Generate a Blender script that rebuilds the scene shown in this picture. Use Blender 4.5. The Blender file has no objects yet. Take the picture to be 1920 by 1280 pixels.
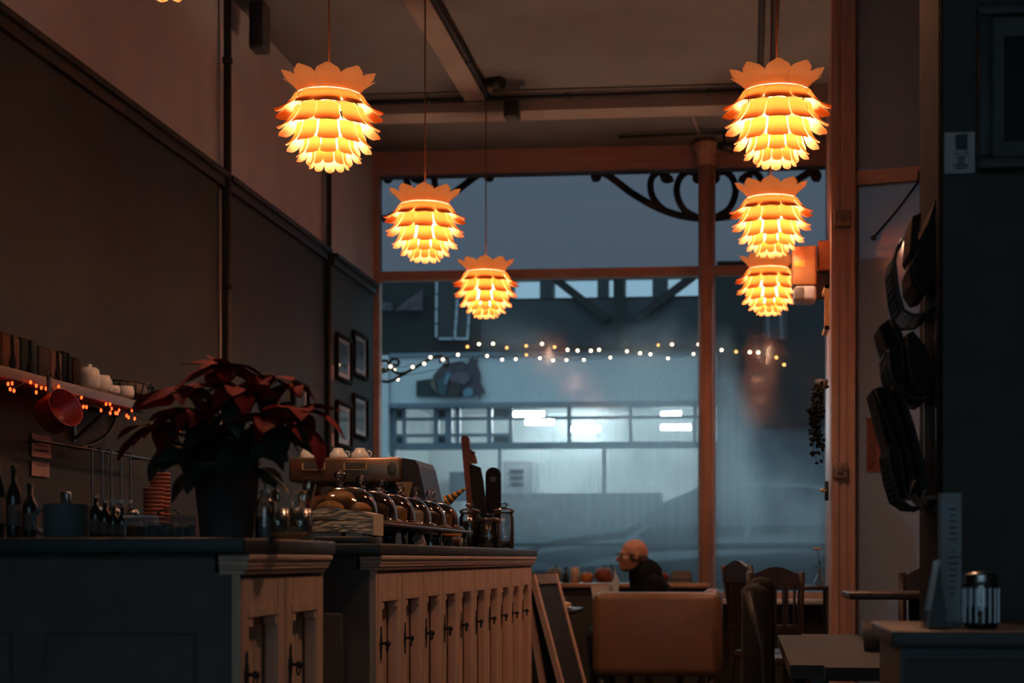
import bpy, bmesh, math, random
from mathutils import Vector, Matrix, Euler, Quaternion
random.seed(7)
PI = math.pi
SC = bpy.context.scene
COL = SC.collection

# ------------------------------------------------------------------ camera
CAM_H = 1.02
FPX = 3000.0                 # focal length in pixels of the 1920-wide frame
PSI = math.atan(290.0 / FPX)  # the room axis lies a little right of the optical axis
PPX, PPY = 1110.0, 1047.0    # principal point (lens shift, level camera)
cam_d = bpy.data.cameras.new('camera')
cam = bpy.data.objects.new('camera', cam_d); COL.objects.link(cam)
cam.location = (0, 0, CAM_H)
cam.rotation_euler = (PI / 2, 0, PSI)
cam_d.sensor_width = 36.0
cam_d.lens = 36.0 * FPX / 1920.0
cam_d.shift_x = (960.0 - PPX) / 1920.0
cam_d.shift_y = (PPY - 640.0) / 1920.0
cam_d.clip_start = 0.05; cam_d.clip_end = 300
cam_d.dof.use_dof = True
cam_d.dof.focus_distance = 6.0
cam_d.dof.aperture_fstop = 3.4
SC.camera = cam

# ------------------------------------------------------------------ world
w = bpy.data.worlds.new('dusk_sky'); SC.world = w; w.use_nodes = True
wn = w.node_tree.nodes; wl = w.node_tree.links
bg = wn['Background']
tc = wn.new('ShaderNodeTexCoord'); sx = wn.new('ShaderNodeSeparateXYZ'); cr = wn.new('ShaderNodeValToRGB')
wl.new(tc.outputs['Generated'], sx.inputs[0]); wl.new(sx.outputs['Z'], cr.inputs[0]); wl.new(cr.outputs[0], bg.inputs[0])
cr.color_ramp.elements[0].position = 0.0; cr.color_ramp.elements[0].color = (0.165, 0.285, 0.385, 1)
cr.color_ramp.elements[1].position = 1.0; cr.color_ramp.elements[1].color = (0.495, 0.855, 1.0, 1)   # overcast: three times brighter overhead
bg.inputs[1].default_value = 1.0

vs = SC.view_settings
vs.view_transform = 'Standard'; vs.look = 'None'; vs.gamma = 1.0; vs.exposure = 0.2
try: vs.use_curve_mapping = False
except Exception: pass
SC.cycles.use_denoising = True
SC.cycles.max_bounces = 7; SC.cycles.diffuse_bounces = 3; SC.cycles.glossy_bounces = 3
SC.cycles.transmission_bounces = 6; SC.cycles.transparent_max_bounces = 16; SC.cycles.adaptive_threshold = 0.04
SC.cycles.caustics_reflective = False; SC.cycles.caustics_refractive = False
SC.cycles.sample_clamp_indirect = 8.0

# ------------------------------------------------------------------ photograph pixel -> place
cP, sP = math.cos(PSI), math.sin(PSI)
def ratio(px):
    u = (px - PPX) / FPX
    return (u * cP - sP) / (cP + u * sP)
def PX(px, Y): return ratio(px) * Y
def dep(px, Y): return cP * Y - sP * PX(px, Y)
def P(px, py, Y):
    return Vector((PX(px, Y), Y, CAM_H + (PPY - py) / FPX * dep(px, Y)))
def PZ(px, py, Y): return P(px, py, Y).z

# ------------------------------------------------------------------ materials
MATS = {}
def nodes_of(name):
    m = bpy.data.materials.new(name); m.use_nodes = True
    return m, m.node_tree.nodes, m.node_tree.links
def mat(name, c, rough=0.6, metal=0.0, var=0.25, scale=9.0, bump=0.0, stretch=None, coat=0.0, spec=0.5, c2=None, emit=None, es=0.0):
    """principled surface whose colour wanders a little with noise"""
    if name in MATS: return MATS[name]
    m, n, l = nodes_of(name); b = n['Principled BSDF']
    tcn = n.new('ShaderNodeTexCoord'); mp = n.new('ShaderNodeMapping'); nz = n.new('ShaderNodeTexNoise'); rp = n.new('ShaderNodeValToRGB')
    l.new(tcn.outputs['Object'], mp.inputs[0]); l.new(mp.outputs[0], nz.inputs['Vector'])
    if stretch: mp.inputs['Scale'].default_value = stretch
    nz.inputs['Scale'].default_value = scale; nz.inputs['Detail'].default_value = 6
    a = c2 or tuple(x * (1 - var) for x in c)
    rp.color_ramp.elements[0].position = 0.33; rp.color_ramp.elements[0].color = (*a, 1)
    rp.color_ramp.elements[1].position = 0.67; rp.color_ramp.elements[1].color = (*c, 1)
    l.new(nz.outputs['Fac'], rp.inputs[0]); l.new(rp.outputs[0], b.inputs['Base Color'])
    b.inputs['Roughness'].default_value = rough; b.inputs['Metallic'].default_value = metal
    b.inputs['Specular IOR Level'].default_value = spec
    if coat: b.inputs['Coat Weight'].default_value = coat; b.inputs['Coat Roughness'].default_value = 0.15
    if bump:
        bp = n.new('ShaderNodeBump'); bp.inputs['Strength'].default_value = bump; bp.inputs['Distance'].default_value = 0.01
        l.new(nz.outputs['Fac'], bp.inputs['Height']); l.new(bp.outputs[0], b.inputs['Normal'])
    if emit: b.inputs['Emission Color'].default_value = (*emit, 1); b.inputs['Emission Strength'].default_value = es
    MATS[name] = m
    return m
def glow(name, c, s):
    if name in MATS: return MATS[name]
    m, n, l = nodes_of(name); n.remove(n['Principled BSDF'])
    e = n.new('ShaderNodeEmission'); e.inputs[0].default_value = (*c, 1); e.inputs[1].default_value = s
    l.new(e.outputs[0], n['Material Output'].inputs[0]); MATS[name] = m
    return m
def glass(name, tint=(0.93, 0.96, 0.97), refl=0.12, rough=0.02, fog=None):
    """thin clear glass: straight-through transmission plus a fresnel mirror, optionally with a film of condensation"""
    if name in MATS: return MATS[name]
    m, n, l = nodes_of(name); n.remove(n['Principled BSDF'])
    tr = n.new('ShaderNodeBsdfTransparent'); tr.inputs[0].default_value = (*tint, 1)
    gl = n.new('ShaderNodeBsdfGlossy'); gl.inputs['Roughness'].default_value = rough
    lw = n.new('ShaderNodeLayerWeight'); lw.inputs[0].default_value = 0.3
    mr = n.new('ShaderNodeMapRange'); mr.inputs['To Min'].default_value = refl * 0.35; mr.inputs['To Max'].default_value = min(1, refl * 6)
    l.new(lw.outputs['Fresnel'], mr.inputs[0])
    mx = n.new('ShaderNodeMixShader'); l.new(mr.outputs[0], mx.inputs[0]); l.new(tr.outputs[0], mx.inputs[1]); l.new(gl.outputs[0], mx.inputs[2])
    out = mx
    if fog:
        out = fog(n, l, mx)
    l.new(out.outputs[0], n['Material Output'].inputs[0]); MATS[name] = m
    return m
def wood(name, c1, c2, axis='z', rough=0.5, scale=1.0, bump=0.15):
    if name in MATS: return MATS[name]
    m, n, l = nodes_of(name); b = n['Principled BSDF']
    tcn = n.new('ShaderNodeTexCoord'); mp = n.new('ShaderNodeMapping'); nz = n.new('ShaderNodeTexNoise'); nz2 = n.new('ShaderNodeTexNoise'); rp = n.new('ShaderNodeValToRGB'); ad = n.new('ShaderNodeMath')
    st = {'x': (1.2, 26, 26), 'y': (26, 1.2, 26), 'z': (26, 26, 1.2)}[axis]
    mp.inputs['Scale'].default_value = [x * scale for x in st]
    l.new(tcn.outputs['Object'], mp.inputs[0]); l.new(mp.outputs[0], nz.inputs['Vector']); l.new(tcn.outputs['Object'], nz2.inputs['Vector'])
    nz.inputs['Scale'].default_value = 1.6; nz.inputs['Detail'].default_value = 8; nz.inputs['Distortion'].default_value = 0.6
    nz2.inputs['Scale'].default_value = 5; ad.operation = 'MULTIPLY_ADD'; ad.inputs[1].default_value = 0.4
    l.new(nz2.outputs['Fac'], ad.inputs[0]); l.new(nz.outputs['Fac'], ad.inputs[2])
    rp.color_ramp.elements[0].position = 0.45; rp.color_ramp.elements[0].color = (*c2, 1)
    rp.color_ramp.elements[1].position = 0.85; rp.color_ramp.elements[1].color = (*c1, 1)
    l.new(ad.outputs[0], rp.inputs[0]); l.new(rp.outputs[0], b.inputs['Base Color']); b.inputs['Roughness'].default_value = rough
    bp = n.new('ShaderNodeBump'); bp.inputs['Strength'].default_value = bump; bp.inputs['Distance'].default_value = 0.006
    l.new(nz.outputs['Fac'], bp.inputs['Height']); l.new(bp.outputs[0], b.inputs['Normal'])
    MATS[name] = m
    return m

# ------------------------------------------------------------------ mesh helpers
def frame_of(d):
    d = Vector(d).normalized()
    up = Vector((0, 0, 1)) if abs(d.z) < 0.95 else Vector((1, 0, 0))
    a = d.cross(up).normalized(); b = a.cross(d).normalized()
    return a, b
class MB:
    def __init__(s): s.v = []; s.f = []; s.sm = []
    def add(s, vs, fs, smooth=False):
        o = len(s.v); s.v += [Vector(x) for x in vs]
        for f in fs: s.f.append([i + o for i in f]); s.sm.append(smooth)
        return s
    def box(s, x0, x1, y0, y1, z0, z1):
        return s.add([(x, y, z) for x in (x0, x1) for y in (y0, y1) for z in (z0, z1)],
                     [(0, 1, 3, 2), (4, 6, 7, 5), (0, 4, 5, 1), (2, 3, 7, 6), (0, 2, 6, 4), (1, 5, 7, 3)])
    def cbox(s, c, d, M=None):
        b = [Vector(((i & 1) - .5, ((i >> 1) & 1) - .5, ((i >> 2) & 1) - .5)) for i in range(8)]
        vs = [Vector((p.x * d[0], p.y * d[1], p.z * d[2])) for p in b]
        if M: vs = [M @ p for p in vs]
        return s.add([p + Vector(c) for p in vs], [(0, 2, 3, 1), (4, 5, 7, 6), (0, 1, 5, 4), (2, 6, 7, 3), (0, 4, 6, 2), (1, 3, 7, 5)])
    def rbox(s, x0, x1, y0, y1, z0, z1, r=0.01, seg=2, smooth=True, M=None):
        bm = bmesh.new(); bmesh.ops.create_cube(bm, size=1)
        for v in bm.verts: v.co = Vector((x0 + (v.co.x + .5) * (x1 - x0), y0 + (v.co.y + .5) * (y1 - y0), z0 + (v.co.z + .5) * (z1 - z0)))
        bmesh.ops.bevel(bm, geom=list(bm.edges), offset=min(r, .49 * min(abs(x1 - x0), abs(y1 - y0), abs(z1 - z0))), segments=seg, affect='EDGES', profile=0.5)
        return s.bm(bm, smooth, M)
    def bm(s, bm, smooth=False, M=None):
        bm.verts.index_update()
        vs = [(M @ v.co) if M else v.co.copy() for v in bm.verts]
        s.add(vs, [[v.index for v in f.verts] for f in bm.faces], smooth); bm.free()
        return s
    def bar(s, a, b, w, h=None, up=None):
        a, b = Vector(a), Vector(b); h = h or w; d = (b - a).normalized()
        if up is None: p, q = frame_of(d)
        else:
            q = Vector(up); q = (q - d * q.dot(d)).normalized(); p = d.cross(q)
        vs = [e + p * (w / 2) * i + q * (h / 2) * j for e in (a, b) for i, j in ((-1, -1), (1, -1), (1, 1), (-1, 1))]
        return s.add(vs, [(3, 2, 1, 0), (4, 5, 6, 7), (0, 1, 5, 4), (1, 2, 6, 5), (2, 3, 7, 6), (3, 0, 4, 7)])
    def cyl(s, a, b, r0, r1=None, n=16, cap=True, smooth=True):
        a, b = Vector(a), Vector(b); r1 = r0 if r1 is None else r1; p, q = frame_of(b - a)
        vs = []
        for e, r in ((a, r0), (b, r1)):
            vs += [e + (p * math.cos(2 * PI * i / n) + q * math.sin(2 * PI * i / n)) * r for i in range(n)]
        s.add(vs, [(i, (i + 1) % n, n + (i + 1) % n, n + i) for i in range(n)], smooth)
        if cap:
            o = len(s.v) - 2 * n
            s.f.append([o + i for i in range(n)][::-1]); s.sm.append(False)
            s.f.append([o + n + i for i in range(n)]); s.sm.append(False)
        return s
    def tube(s, pts, r, n=8, smooth=True, cap=True):
        pts = [Vector(p) for p in pts]; N = len(pts)
        rr = r if isinstance(r, (list, tuple)) else [r] * N
        d0 = (pts[1] - pts[0]).normalized(); p, q = frame_of(d0); vs = []; prev = d0
        for i in range(N):
            d = (pts[min(i + 1, N - 1)] - pts[max(i - 1, 0)]).normalized()
            rot = prev.rotation_difference(d); p = rot @ p; q = rot @ q; prev = d
            vs += [pts[i] + (p * math.cos(2 * PI * k / n) + q * math.sin(2 * PI * k / n)) * rr[i] for k in range(n)]
        fs = [(i * n + k, i * n + (k + 1) % n, (i + 1) * n + (k + 1) % n, (i + 1) * n + k) for i in range(N - 1) for k in range(n)]
        if cap: fs += [[k for k in range(n)][::-1], [(N - 1) * n + k for k in range(n)]]
        return s.add(vs, fs, smooth)
    def lathe(s, prof, c=(0, 0, 0), n=24, M=None, smooth=True):
        vs = []; c = Vector(c)
        for r, z in prof:
            for k in range(n):
                v = Vector((max(r, 1e-5) * math.cos(2 * PI * k / n), max(r, 1e-5) * math.sin(2 * PI * k / n), z))
                vs.append((M @ v if M else v) + c)
        N = len(prof)
        return s.add(vs, [(i * n + k, i * n + (k + 1) % n, (i + 1) * n + (k + 1) % n, (i + 1) * n + k) for i in range(N - 1) for k in range(n)], smooth)
    def sph(s, c, r, n=12, m=8, M=None):
        if not isinstance(r, (tuple, list)): r = (r, r, r)
        prof = [(math.sin(PI * i / m), -math.cos(PI * i / m)) for i in range(m + 1)]
        S = Matrix.Diagonal(Vector((r[0], r[1], r[2])))
        return s.lathe(prof, c, n, (M.to_3x3() @ S) if M else S)
    def prism(s, poly, t, M=None, smooth=False):
        """poly in the local xy plane, thickness t along local z (centred)"""
        n = len(poly); vs = [Vector((x, y, z)) for z in (-t / 2, t / 2) for x, y in poly]
        if M: vs = [M @ p for p in vs]
        return s.add(vs, [list(range(n))[::-1], [n + i for i in range(n)]] + [(i, (i + 1) % n, n + (i + 1) % n, n + i) for i in range(n)], smooth)
    def mesh(s, name):
        me = bpy.data.meshes.new(name); me.from_pydata([tuple(p) for p in s.v], [], s.f); me.polygons.foreach_set('use_smooth', s.sm); me.update()
        bm = bmesh.new(); bm.from_mesh(me); bmesh.ops.recalc_face_normals(bm, faces=bm.faces); bm.to_mesh(me); bm.free()
        return me
    def build(s, name, m, parent=None, loc=None, rot=None):
        me = s.mesh(name); me.materials.append(m)
        return link(name, me, parent, loc, rot)
def link(name, me, parent=None, loc=None, rot=None):
    o = bpy.data.objects.new(name, me); COL.objects.link(o)
    if parent is not None: o.parent = parent
    if loc is not None: o.location = loc
    if rot is not None: o.rotation_euler = rot
    return o
def tag(o, label=None, cat=None, group=None, kind=None):
    if label: o['label'] = label
    if cat: o['category'] = cat
    if group: o['group'] = group
    if kind: o['kind'] = kind
    return o
def thing(name, label, cat, loc=(0, 0, 0), rz=0.0, group=None):
    o = bpy.data.objects.new(name, None); COL.objects.link(o); o.location = loc; o.rotation_euler = (0, 0, rz); o.empty_display_size = 0.1
    return tag(o, label, cat, group)
def struct(name, mb, m, parent=None):
    o = mb.build(name, m, parent)
    if parent is None: o['kind'] = 'structure'
    return o
def copy_tree(o, parent=None):
    c = o.copy(); COL.objects.link(c)
    if parent is not None: c.parent = parent
    for ch in list(o.children): copy_tree(ch, c)
    return c
def text_mesh(txt, size, name='lettering', align='CENTER', ext=0.0006):
    cu = bpy.data.curves.new(name, 'FONT'); cu.body = txt; cu.size = size; cu.align_x = align; cu.align_y = 'CENTER'; cu.extrude = ext; cu.resolution_u = 3
    ob = bpy.data.objects.new(name, cu); COL.objects.link(ob)
    dg = bpy.context.evaluated_depsgraph_get(); dg.update()
    me = bpy.data.meshes.new_from_object(ob.evaluated_get(dg)); me.name = name
    bpy.data.objects.remove(ob); return me
def fuse(mb, voxel, smooth=4):
    me = mb.mesh('tmp'); ob = bpy.data.objects.new('tmp', me); COL.objects.link(ob)
    r = ob.modifiers.new('r', 'REMESH'); r.mode = 'VOXEL'; r.voxel_size = voxel; r.use_smooth_shade = True
    if smooth:
        sm = ob.modifiers.new('s', 'SMOOTH'); sm.iterations = smooth; sm.factor = 0.5
    dg = bpy.context.evaluated_depsgraph_get(); dg.update()
    out = bpy.data.meshes.new_from_object(ob.evaluated_get(dg)); bpy.data.objects.remove(ob)
    return out
def RX(a): return Matrix.Rotation(a, 4, 'X')
def RY(a): return Matrix.Rotation(a, 4, 'Y')
def RZ(a): return Matrix.Rotation(a, 4, 'Z')
def T(x, y, z): return Matrix.Translation((x, y, z))
# plate standing in the plane X = const (local x -> -Y, y -> Z, z -> X) and in the plane Y = const
def MYZ(x, y, z): return T(x, y, z) @ Matrix(((0, 0, 1, 0), (1, 0, 0, 0), (0, 1, 0, 0), (0, 0, 0, 1)))
def MXZ(x, y, z): return T(x, y, z) @ RX(PI / 2)
# ================================================================== SETTING
XL, XR, YB, YW, ZC = -2.98, 2.40, -2.5, 12.6, 4.27
M_cream = mat('cream_plaster', (0.65, 0.645, 0.67), 0.85, var=0.12, scale=3, bump=0.05)
M_grey = mat('grey_green_panelling', (0.034, 0.044, 0.047), 0.75, var=0.2, scale=4, bump=0.05)
M_rail = mat('dark_rail_paint', (0.035, 0.032, 0.030), 0.6)
M_ceil = mat('ceiling_plaster', (0.23, 0.225, 0.235), 0.9, var=0.15, scale=1.6, bump=0.08)
M_frame = wood('brown_window_timber', (0.58, 0.33, 0.24), (0.44, 0.24, 0.175), 'z', 0.45)
M_framex = wood('brown_window_timber_rail', (0.58, 0.33, 0.24), (0.44, 0.24, 0.175), 'x', 0.45)
M_floor = wood('dark_floorboards', (0.10, 0.065, 0.045), (0.05, 0.03, 0.02), 'y', 0.5, 0.6)
M_black = mat('soft_black', (0.085, 0.083, 0.082), 0.5)
M_teal = mat('dark_teal_wall', (0.130, 0.108, 0.094), 0.8, var=0.2)
M_iron = mat('black_iron', (0.030, 0.029, 0.029), 0.45, 0.3)
M_paper = mat('white_paper', (0.62, 0.60, 0.58), 0.8, var=0.06)
M_ink = mat('printing_ink', (0.03, 0.03, 0.035), 0.8)

floor = MB()
struct('floor', MB().box(XL, XR, YB, 12.75, -0.12, 0.0), M_floor)
struct('ceiling', MB().box(XL - .2, XR + .2, YB, 12.9, ZC, ZC + .2), M_ceil)
wl_ = struct('wall_left', MB().box(XL - .2, XL, YB, 12.9, 0, ZC), M_cream)
for y0, y1 in ((YB, 6.0), (6.008, 8.78), (8.88, 11.06), (11.19, 12.52)):
    MB().box(XL, XL + .02, y0, y1, 0, 3.12).build('panel', M_grey, wl_)
struct('wall_right', MB().box(XR, XR + .2, YB, 12.9, 0, ZC), M_teal)
struct('wall_back', MB().box(XL, -2.4, YB - .2, YB, 0, ZC).box(2.0, XR, YB - .2, YB, 0, ZC).box(-2.4, 2.0, YB - .2, YB, 3.6, ZC).box(-2.4, 2.0, YB - .2, YB, 0, .4), M_teal)  # wide rear opening is invented, sized to let sky light fill the room
rail = MB()
for y0, y1 in ((YB, 8.80), (8.86, 11.06), (11.19, 12.5)):
    rail.box(XL, XL + .05, y0, y1, 3.12, 3.17); rail.box(XL, XL + .075, y0, y1, 3.17, 3.20)
struct('trim_1', rail, M_rail)
pil = MB().box(XL, XL + .03, 11.06, 11.19, 3.2, ZC)
struct('trim_2', pil, M_cream)
struct('trim_3', MB().box(XL, XL + .03, 11.06, 11.19, 0, 3.2), M_rail)
# upright pipes on the left wall
def pipe(name, label, a, b, r, m, clips=()):
    t = thing(name, label, 'pipe', a); a, b = Vector(a), Vector(b)
    MB().cyl((0, 0, 0), b - a, r, n=12).build('pipe_run', m, t)
    d = (b - a)
    for k in clips:
        c = d * k; MB().cyl(c - d.normalized() * .015, c + d.normalized() * .015, r * 1.35, n=12).build('pipe_clip', m, t)
    return t
pipe('wall_pipe', 'dark upright pipe on the left wall above the red poinsettia', (XL + .05, 8.83, 0), (XL + .05, 8.83, ZC), .022, M_rail, (.3, .6, .9))
pipe('wall_pipe', 'dark upright pipe on the left wall beside the framed pictures', (XL + .05, 11.05, 0), (XL + .05, 11.05, ZC), .018, M_rail, (.3, .6, .9))
# ceiling beams
M_beam = mat('painted_beam', (0.40, 0.33, 0.29), 0.8, var=0.15, scale=3)
struct('trim_4', MB().box(XL, XR, 11.05, 11.3, ZC - .13, ZC), M_beam)
struct('trim_5', MB().box(-1.95, -1.80, YB, 11.05, ZC - .07, ZC), M_beam)
struct('trim_6', MB().box(XL, XR, 6.6, 6.85, ZC - .10, ZC), M_beam)
pipe('ceiling_conduit', 'thin dark conduit crossing the ceiling along the beam', (XL + .12, 11.0, ZC - .06), (.4, 11.0, ZC - .05), .018, M_rail, (.2, .5, .8))
pipe('ceiling_conduit', 'thin dark conduit running along the long ceiling beam', (-1.78, 3.0, ZC - .05), (-1.78, 10.95, ZC - .05), .016, M_rail, (.3, .6, .9))
pipe('ceiling_conduit', 'conduit over the right row of pendant lamps, left of a pair', (.09, 2.0, ZC - .03), (.09, 10.95, ZC - .03), .02, M_rail, (.5,))
pipe('ceiling_conduit', 'conduit over the right row of pendant lamps, right of a pair', (.17, 2.0, ZC - .03), (.17, 10.95, ZC - .03), .02, M_rail, (.5,))
pipe('ceiling_conduit', 'short conduit on the ceiling running to the window column', (PX(1290, 11.3), 11.35, ZC - .03), (PX(1312, 12.2), 12.2, ZC - .03), .015, M_beam)
pipe('ceiling_conduit', 'slim conduit on the ceiling close to the shop window head', (PX(1160, 12.15), 12.15, ZC - .04), (PX(1400, 12.1), 12.1, ZC - .04), .013, M_rail)
t = thing('ceiling_spotlight', 'small black unlit spotlight where the ceiling beams meet', 'spotlight', P(925, 152, 10.75))
MB().cyl((0, 0, .01), (0, 0, .12), .012).build('stem', M_iron, t); MB().cyl((-.05, 0, 0), (.07, -.04, -.015), .035, .05, 16).build('lamp_head', M_iron, t)
t = thing('ceiling_spotlight', 'small black unlit spotlight on the ceiling above the window column', 'spotlight', P(1358, 276, 12.1))
MB().cyl((0, 0, .02), (0, 0, .1), .01).build('stem', M_iron, t); MB().cyl((-.05, 0, .01), (.08, -.02, -.01), .03, .045, 16).build('lamp_head', M_iron, t)
def speaker(label, c, d):
    t = thing('loudspeaker', label, 'loudspeaker', c)
    MB().rbox(-d[0] / 2, d[0] / 2, -d[1] / 2, d[1] / 2, -d[2] / 2, d[2] / 2, .012).build('cabinet', M_black, t)
    MB().rbox(-d[0] * .44, d[0] * .44, -d[1] / 2 - .012, -d[1] / 2 + .001, -d[2] * .45, d[2] * .45, .008).build('grille', M_iron, t)
    MB().cyl((0, 0, 0), (0, d[1] / 2 + .06, 0), .015).build('bracket', M_iron, t)
speaker('small black loudspeaker high on the left wall', (XL + .16, 9.08, P(440, 50, 9.05).z), (.09, .14, .28))
speaker('small black loudspeaker under the cross beam of the ceiling', P(960, 207, 10.85) , (.105, .12, .12))

# ------------------------------------------------------------------ shop window
zh, zt1, zt0, zs = PZ(1000, 322, YW), PZ(1000, 504, YW), PZ(1000, 521, YW), .70
xl, xp = PX(711, YW), PX(1550, YW)
xm0, xm1 = PX(1309, YW) , PX(1341, YW)
fr = MB()
fr.box(XL, xl, YW, YW + .1, zs, zh)                       # left jamb
fr.box(xl, xm0, YW, YW + .1, zt0, zt1); fr.box(xm1, xp, YW, YW + .1, zt0, zt1)   # transom rails
fr.box(xm0, xm1, YW + .01, YW + .1, zs, zh)
fr.box(xl, xp, YW + .0, YW + .1, zs, zs + .06)
win = struct('window_1', fr, M_framex)
def fog(n, l, clear):
    tcn = n.new('ShaderNodeTexCoord'); sp = n.new('ShaderNodeSeparateXYZ'); l.new(tcn.outputs['Object'], sp.inputs[0])
    nz = n.new('ShaderNodeTexNoise'); nz.inputs['Scale'].default_value = 1.3; nz.inputs['Detail'].default_value = 4; l.new(tcn.outputs['Object'], nz.inputs['Vector'])
    mp = n.new('ShaderNodeMapping'); mp.inputs['Scale'].default_value = (14, 1, .55); l.new(tcn.outputs['Object'], mp.inputs[0])
    st = n.new('ShaderNodeTexNoise'); st.inputs['Scale'].default_value = 1.5; st.inputs['Detail'].default_value = 5; l.new(mp.outputs[0], st.inputs['Vector'])
    def math_(op, a, b=None, c=None, clamp=False):
        m = n.new('ShaderNodeMath'); m.operation = op; m.use_clamp = clamp
        for i, x in enumerate((a, b, c)):
            if x is None: continue
            if isinstance(x, (int, float)): m.inputs[i].default_value = x
            else: l.new(x, m.inputs[i])
        return m.outputs[0]
    xx = math_('MULTIPLY_ADD', nz.outputs['Fac'], 1.6, sp.outputs['X'])
    fx = n.new('ShaderNodeMapRange'); fx.interpolation_type = 'SMOOTHSTEP'; l.new(xx, fx.inputs[0]); fx.inputs[1].default_value = -1.5; fx.inputs[2].default_value = 0.0
    zz = math_('MULTIPLY_ADD', nz.outputs['Fac'], -1.2, sp.outputs['Z'])
    rx = n.new('ShaderNodeMapRange'); rx.interpolation_type = 'SMOOTHSTEP'; l.new(sp.outputs['X'], rx.inputs[0]); rx.inputs[1].default_value = -.2; rx.inputs[2].default_value = .22; rx.inputs[4].default_value = .8
    zz = math_('ADD', zz, rx.outputs[0])
    fz = n.new('ShaderNodeMapRange'); fz.interpolation_type = 'SMOOTHSTEP'; l.new(zz, fz.inputs[0]); fz.inputs[1].default_value = 2.35; fz.inputs[2].default_value = 1.3
    a = math_('MULTIPLY', fx.outputs[0], fz.outputs[0])
    fb = n.new('ShaderNodeMapRange'); fb.interpolation_type = 'SMOOTHSTEP'; l.new(sp.outputs['Z'], fb.inputs[0]); fb.inputs[1].default_value = .9; fb.inputs[2].default_value = 1.75; fb.inputs[3].default_value = .12
    a = math_('MULTIPLY', a, fb.outputs[0])
    sk = n.new('ShaderNodeMapRange'); l.new(st.outputs['Fac'], sk.inputs[0]); sk.inputs[1].default_value = .3; sk.inputs[2].default_value = .62; sk.inputs[3].default_value = .84; sk.inputs[4].default_value = 1
    a = math_('MULTIPLY', a, sk.outputs[0]); a = math_('MULTIPLY_ADD', a, .55, .008, True)
    tl = n.new('ShaderNodeBsdfTranslucent'); tl.inputs[0].default_value = (.92, .94, .95, 1)
    df = n.new('ShaderNodeBsdfDiffuse'); df.inputs[0].default_value = (.5, .5, .5, 1)
    m1 = n.new('ShaderNodeMixShader'); m1.inputs[0].default_value = .12; l.new(tl.outputs[0], m1.inputs[1]); l.new(df.outputs[0], m1.inputs[2])
    m2 = n.new('ShaderNodeMixShader'); l.new(a, m2.inputs[0]); l.new(clear.outputs[0], m2.inputs[1]); l.new(m1.outputs[0], m2.inputs[2])
    return m2
def frost(amount, tint):
    def f(n, l, clear):
        tl = n.new('ShaderNodeBsdfTranslucent'); tl.inputs[0].default_value = (*tint, 1)
        nz = n.new('ShaderNodeTexNoise'); nz.inputs['Scale'].default_value = 2.0
        mr = n.new('ShaderNodeMapRange'); l.new(nz.outputs['Fac'], mr.inputs[0]); mr.inputs[3].default_value = amount * .85; mr.inputs[4].default_value = min(1, amount * 1.1)
        df = n.new('ShaderNodeBsdfDiffuse'); df.inputs[0].default_value = (.6, .6, .61, 1)
        m1 = n.new('ShaderNodeMixShader'); m1.inputs[0].default_value = .5; l.new(tl.outputs[0], m1.inputs[1]); l.new(df.outputs[0], m1.inputs[2])
        m2 = n.new('ShaderNodeMixShader'); l.new(mr.outputs[0], m2.inputs[0]); l.new(clear.outputs[0], m2.inputs[1]); l.new(m1.outputs[0], m2.inputs[2])
        return m2
    return f
M_pane = glass('misted_window_glass', (.97, .98, .99), .045, .10, fog)
M_upane = glass('smoky_upper_glass', (.515, .475, .495), .10, .05)
M_dpane = glass('frosted_door_glass', (.7, .72, .76), .30, .06, frost(.75, (.8, .8, .8)))
yg0, yg1 = YW + .04, YW + .046
MB().box(xl, xm0, yg0, yg1, zt1, zh).build('pane', M_upane, win); MB().box(xm1, xp, yg0, yg1, zt1, zh).build('pane', M_upane, win)
MB().box(xl, xm0, yg0, yg1, zs + .06, zt0).build('pane', M_pane, win); MB().box(xm1, xp, yg0, yg1, zs + .06, zt0).build('pane', M_pane, win)
fw = MB().box(XL, XR, YW - .02, YW + .14, zh, ZC)
struct('wall_front', fw, M_framex)
struct('wall_sill', MB().box(XL, xp + .1, YW, YW + .14, 0, zs), M_rail)
M_sill = mat('pale_sill_paint', (.55, .52, .50), .35)
struct('trim_7', MB().rbox(PX(1335, 12.3), xp, 12.32, YW, zs - .03, zs + .005, .006), M_sill)
M_shelfwood = wood('warm_shelf_wood', (.42, .25, .15), (.30, .17, .10), 'x', .45)
zsh = PZ(1150, 1093, 12.3)
t = thing('window_shelf', 'brown wooden shelf under the shop window holding gourds and a candle', 'shelf', (PX(1170, 12.4), 12.4, 0))
hx = (PX(1322, 12.4) - PX(1000, 12.4)) / 2
MB().rbox(-hx, hx, -.22, .19, zsh - .035, zsh, .006).build('shelf_board', M_shelfwood, t)
MB().box(-hx + .02, hx - .02, -.18, -.15, 0, zsh - .035).build('front_panel', mat('shelf_front_dark', (.05, .045, .04), .7), t)
for x in (-hx + .02, hx - .05): MB().box(x, x + .03, -.15, .17, 0, zsh - .035).build('side_panel', M_shelfwood, t)
# round column at the window
cx = PX(1324, 12.42)
cm = MB().cyl((cx, 12.42, 0), (cx, 12.42, ZC), .058, n=20)
col = struct('trim_8', cm, M_frame)
MB().lathe([(.058, -.12), (.075, -.10), (.07, -.05), (.10, 0), (.10, .05)], (cx, 12.42, PZ(1324, 282, 12.42)), 20).build('capital', M_frame, col)

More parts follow.
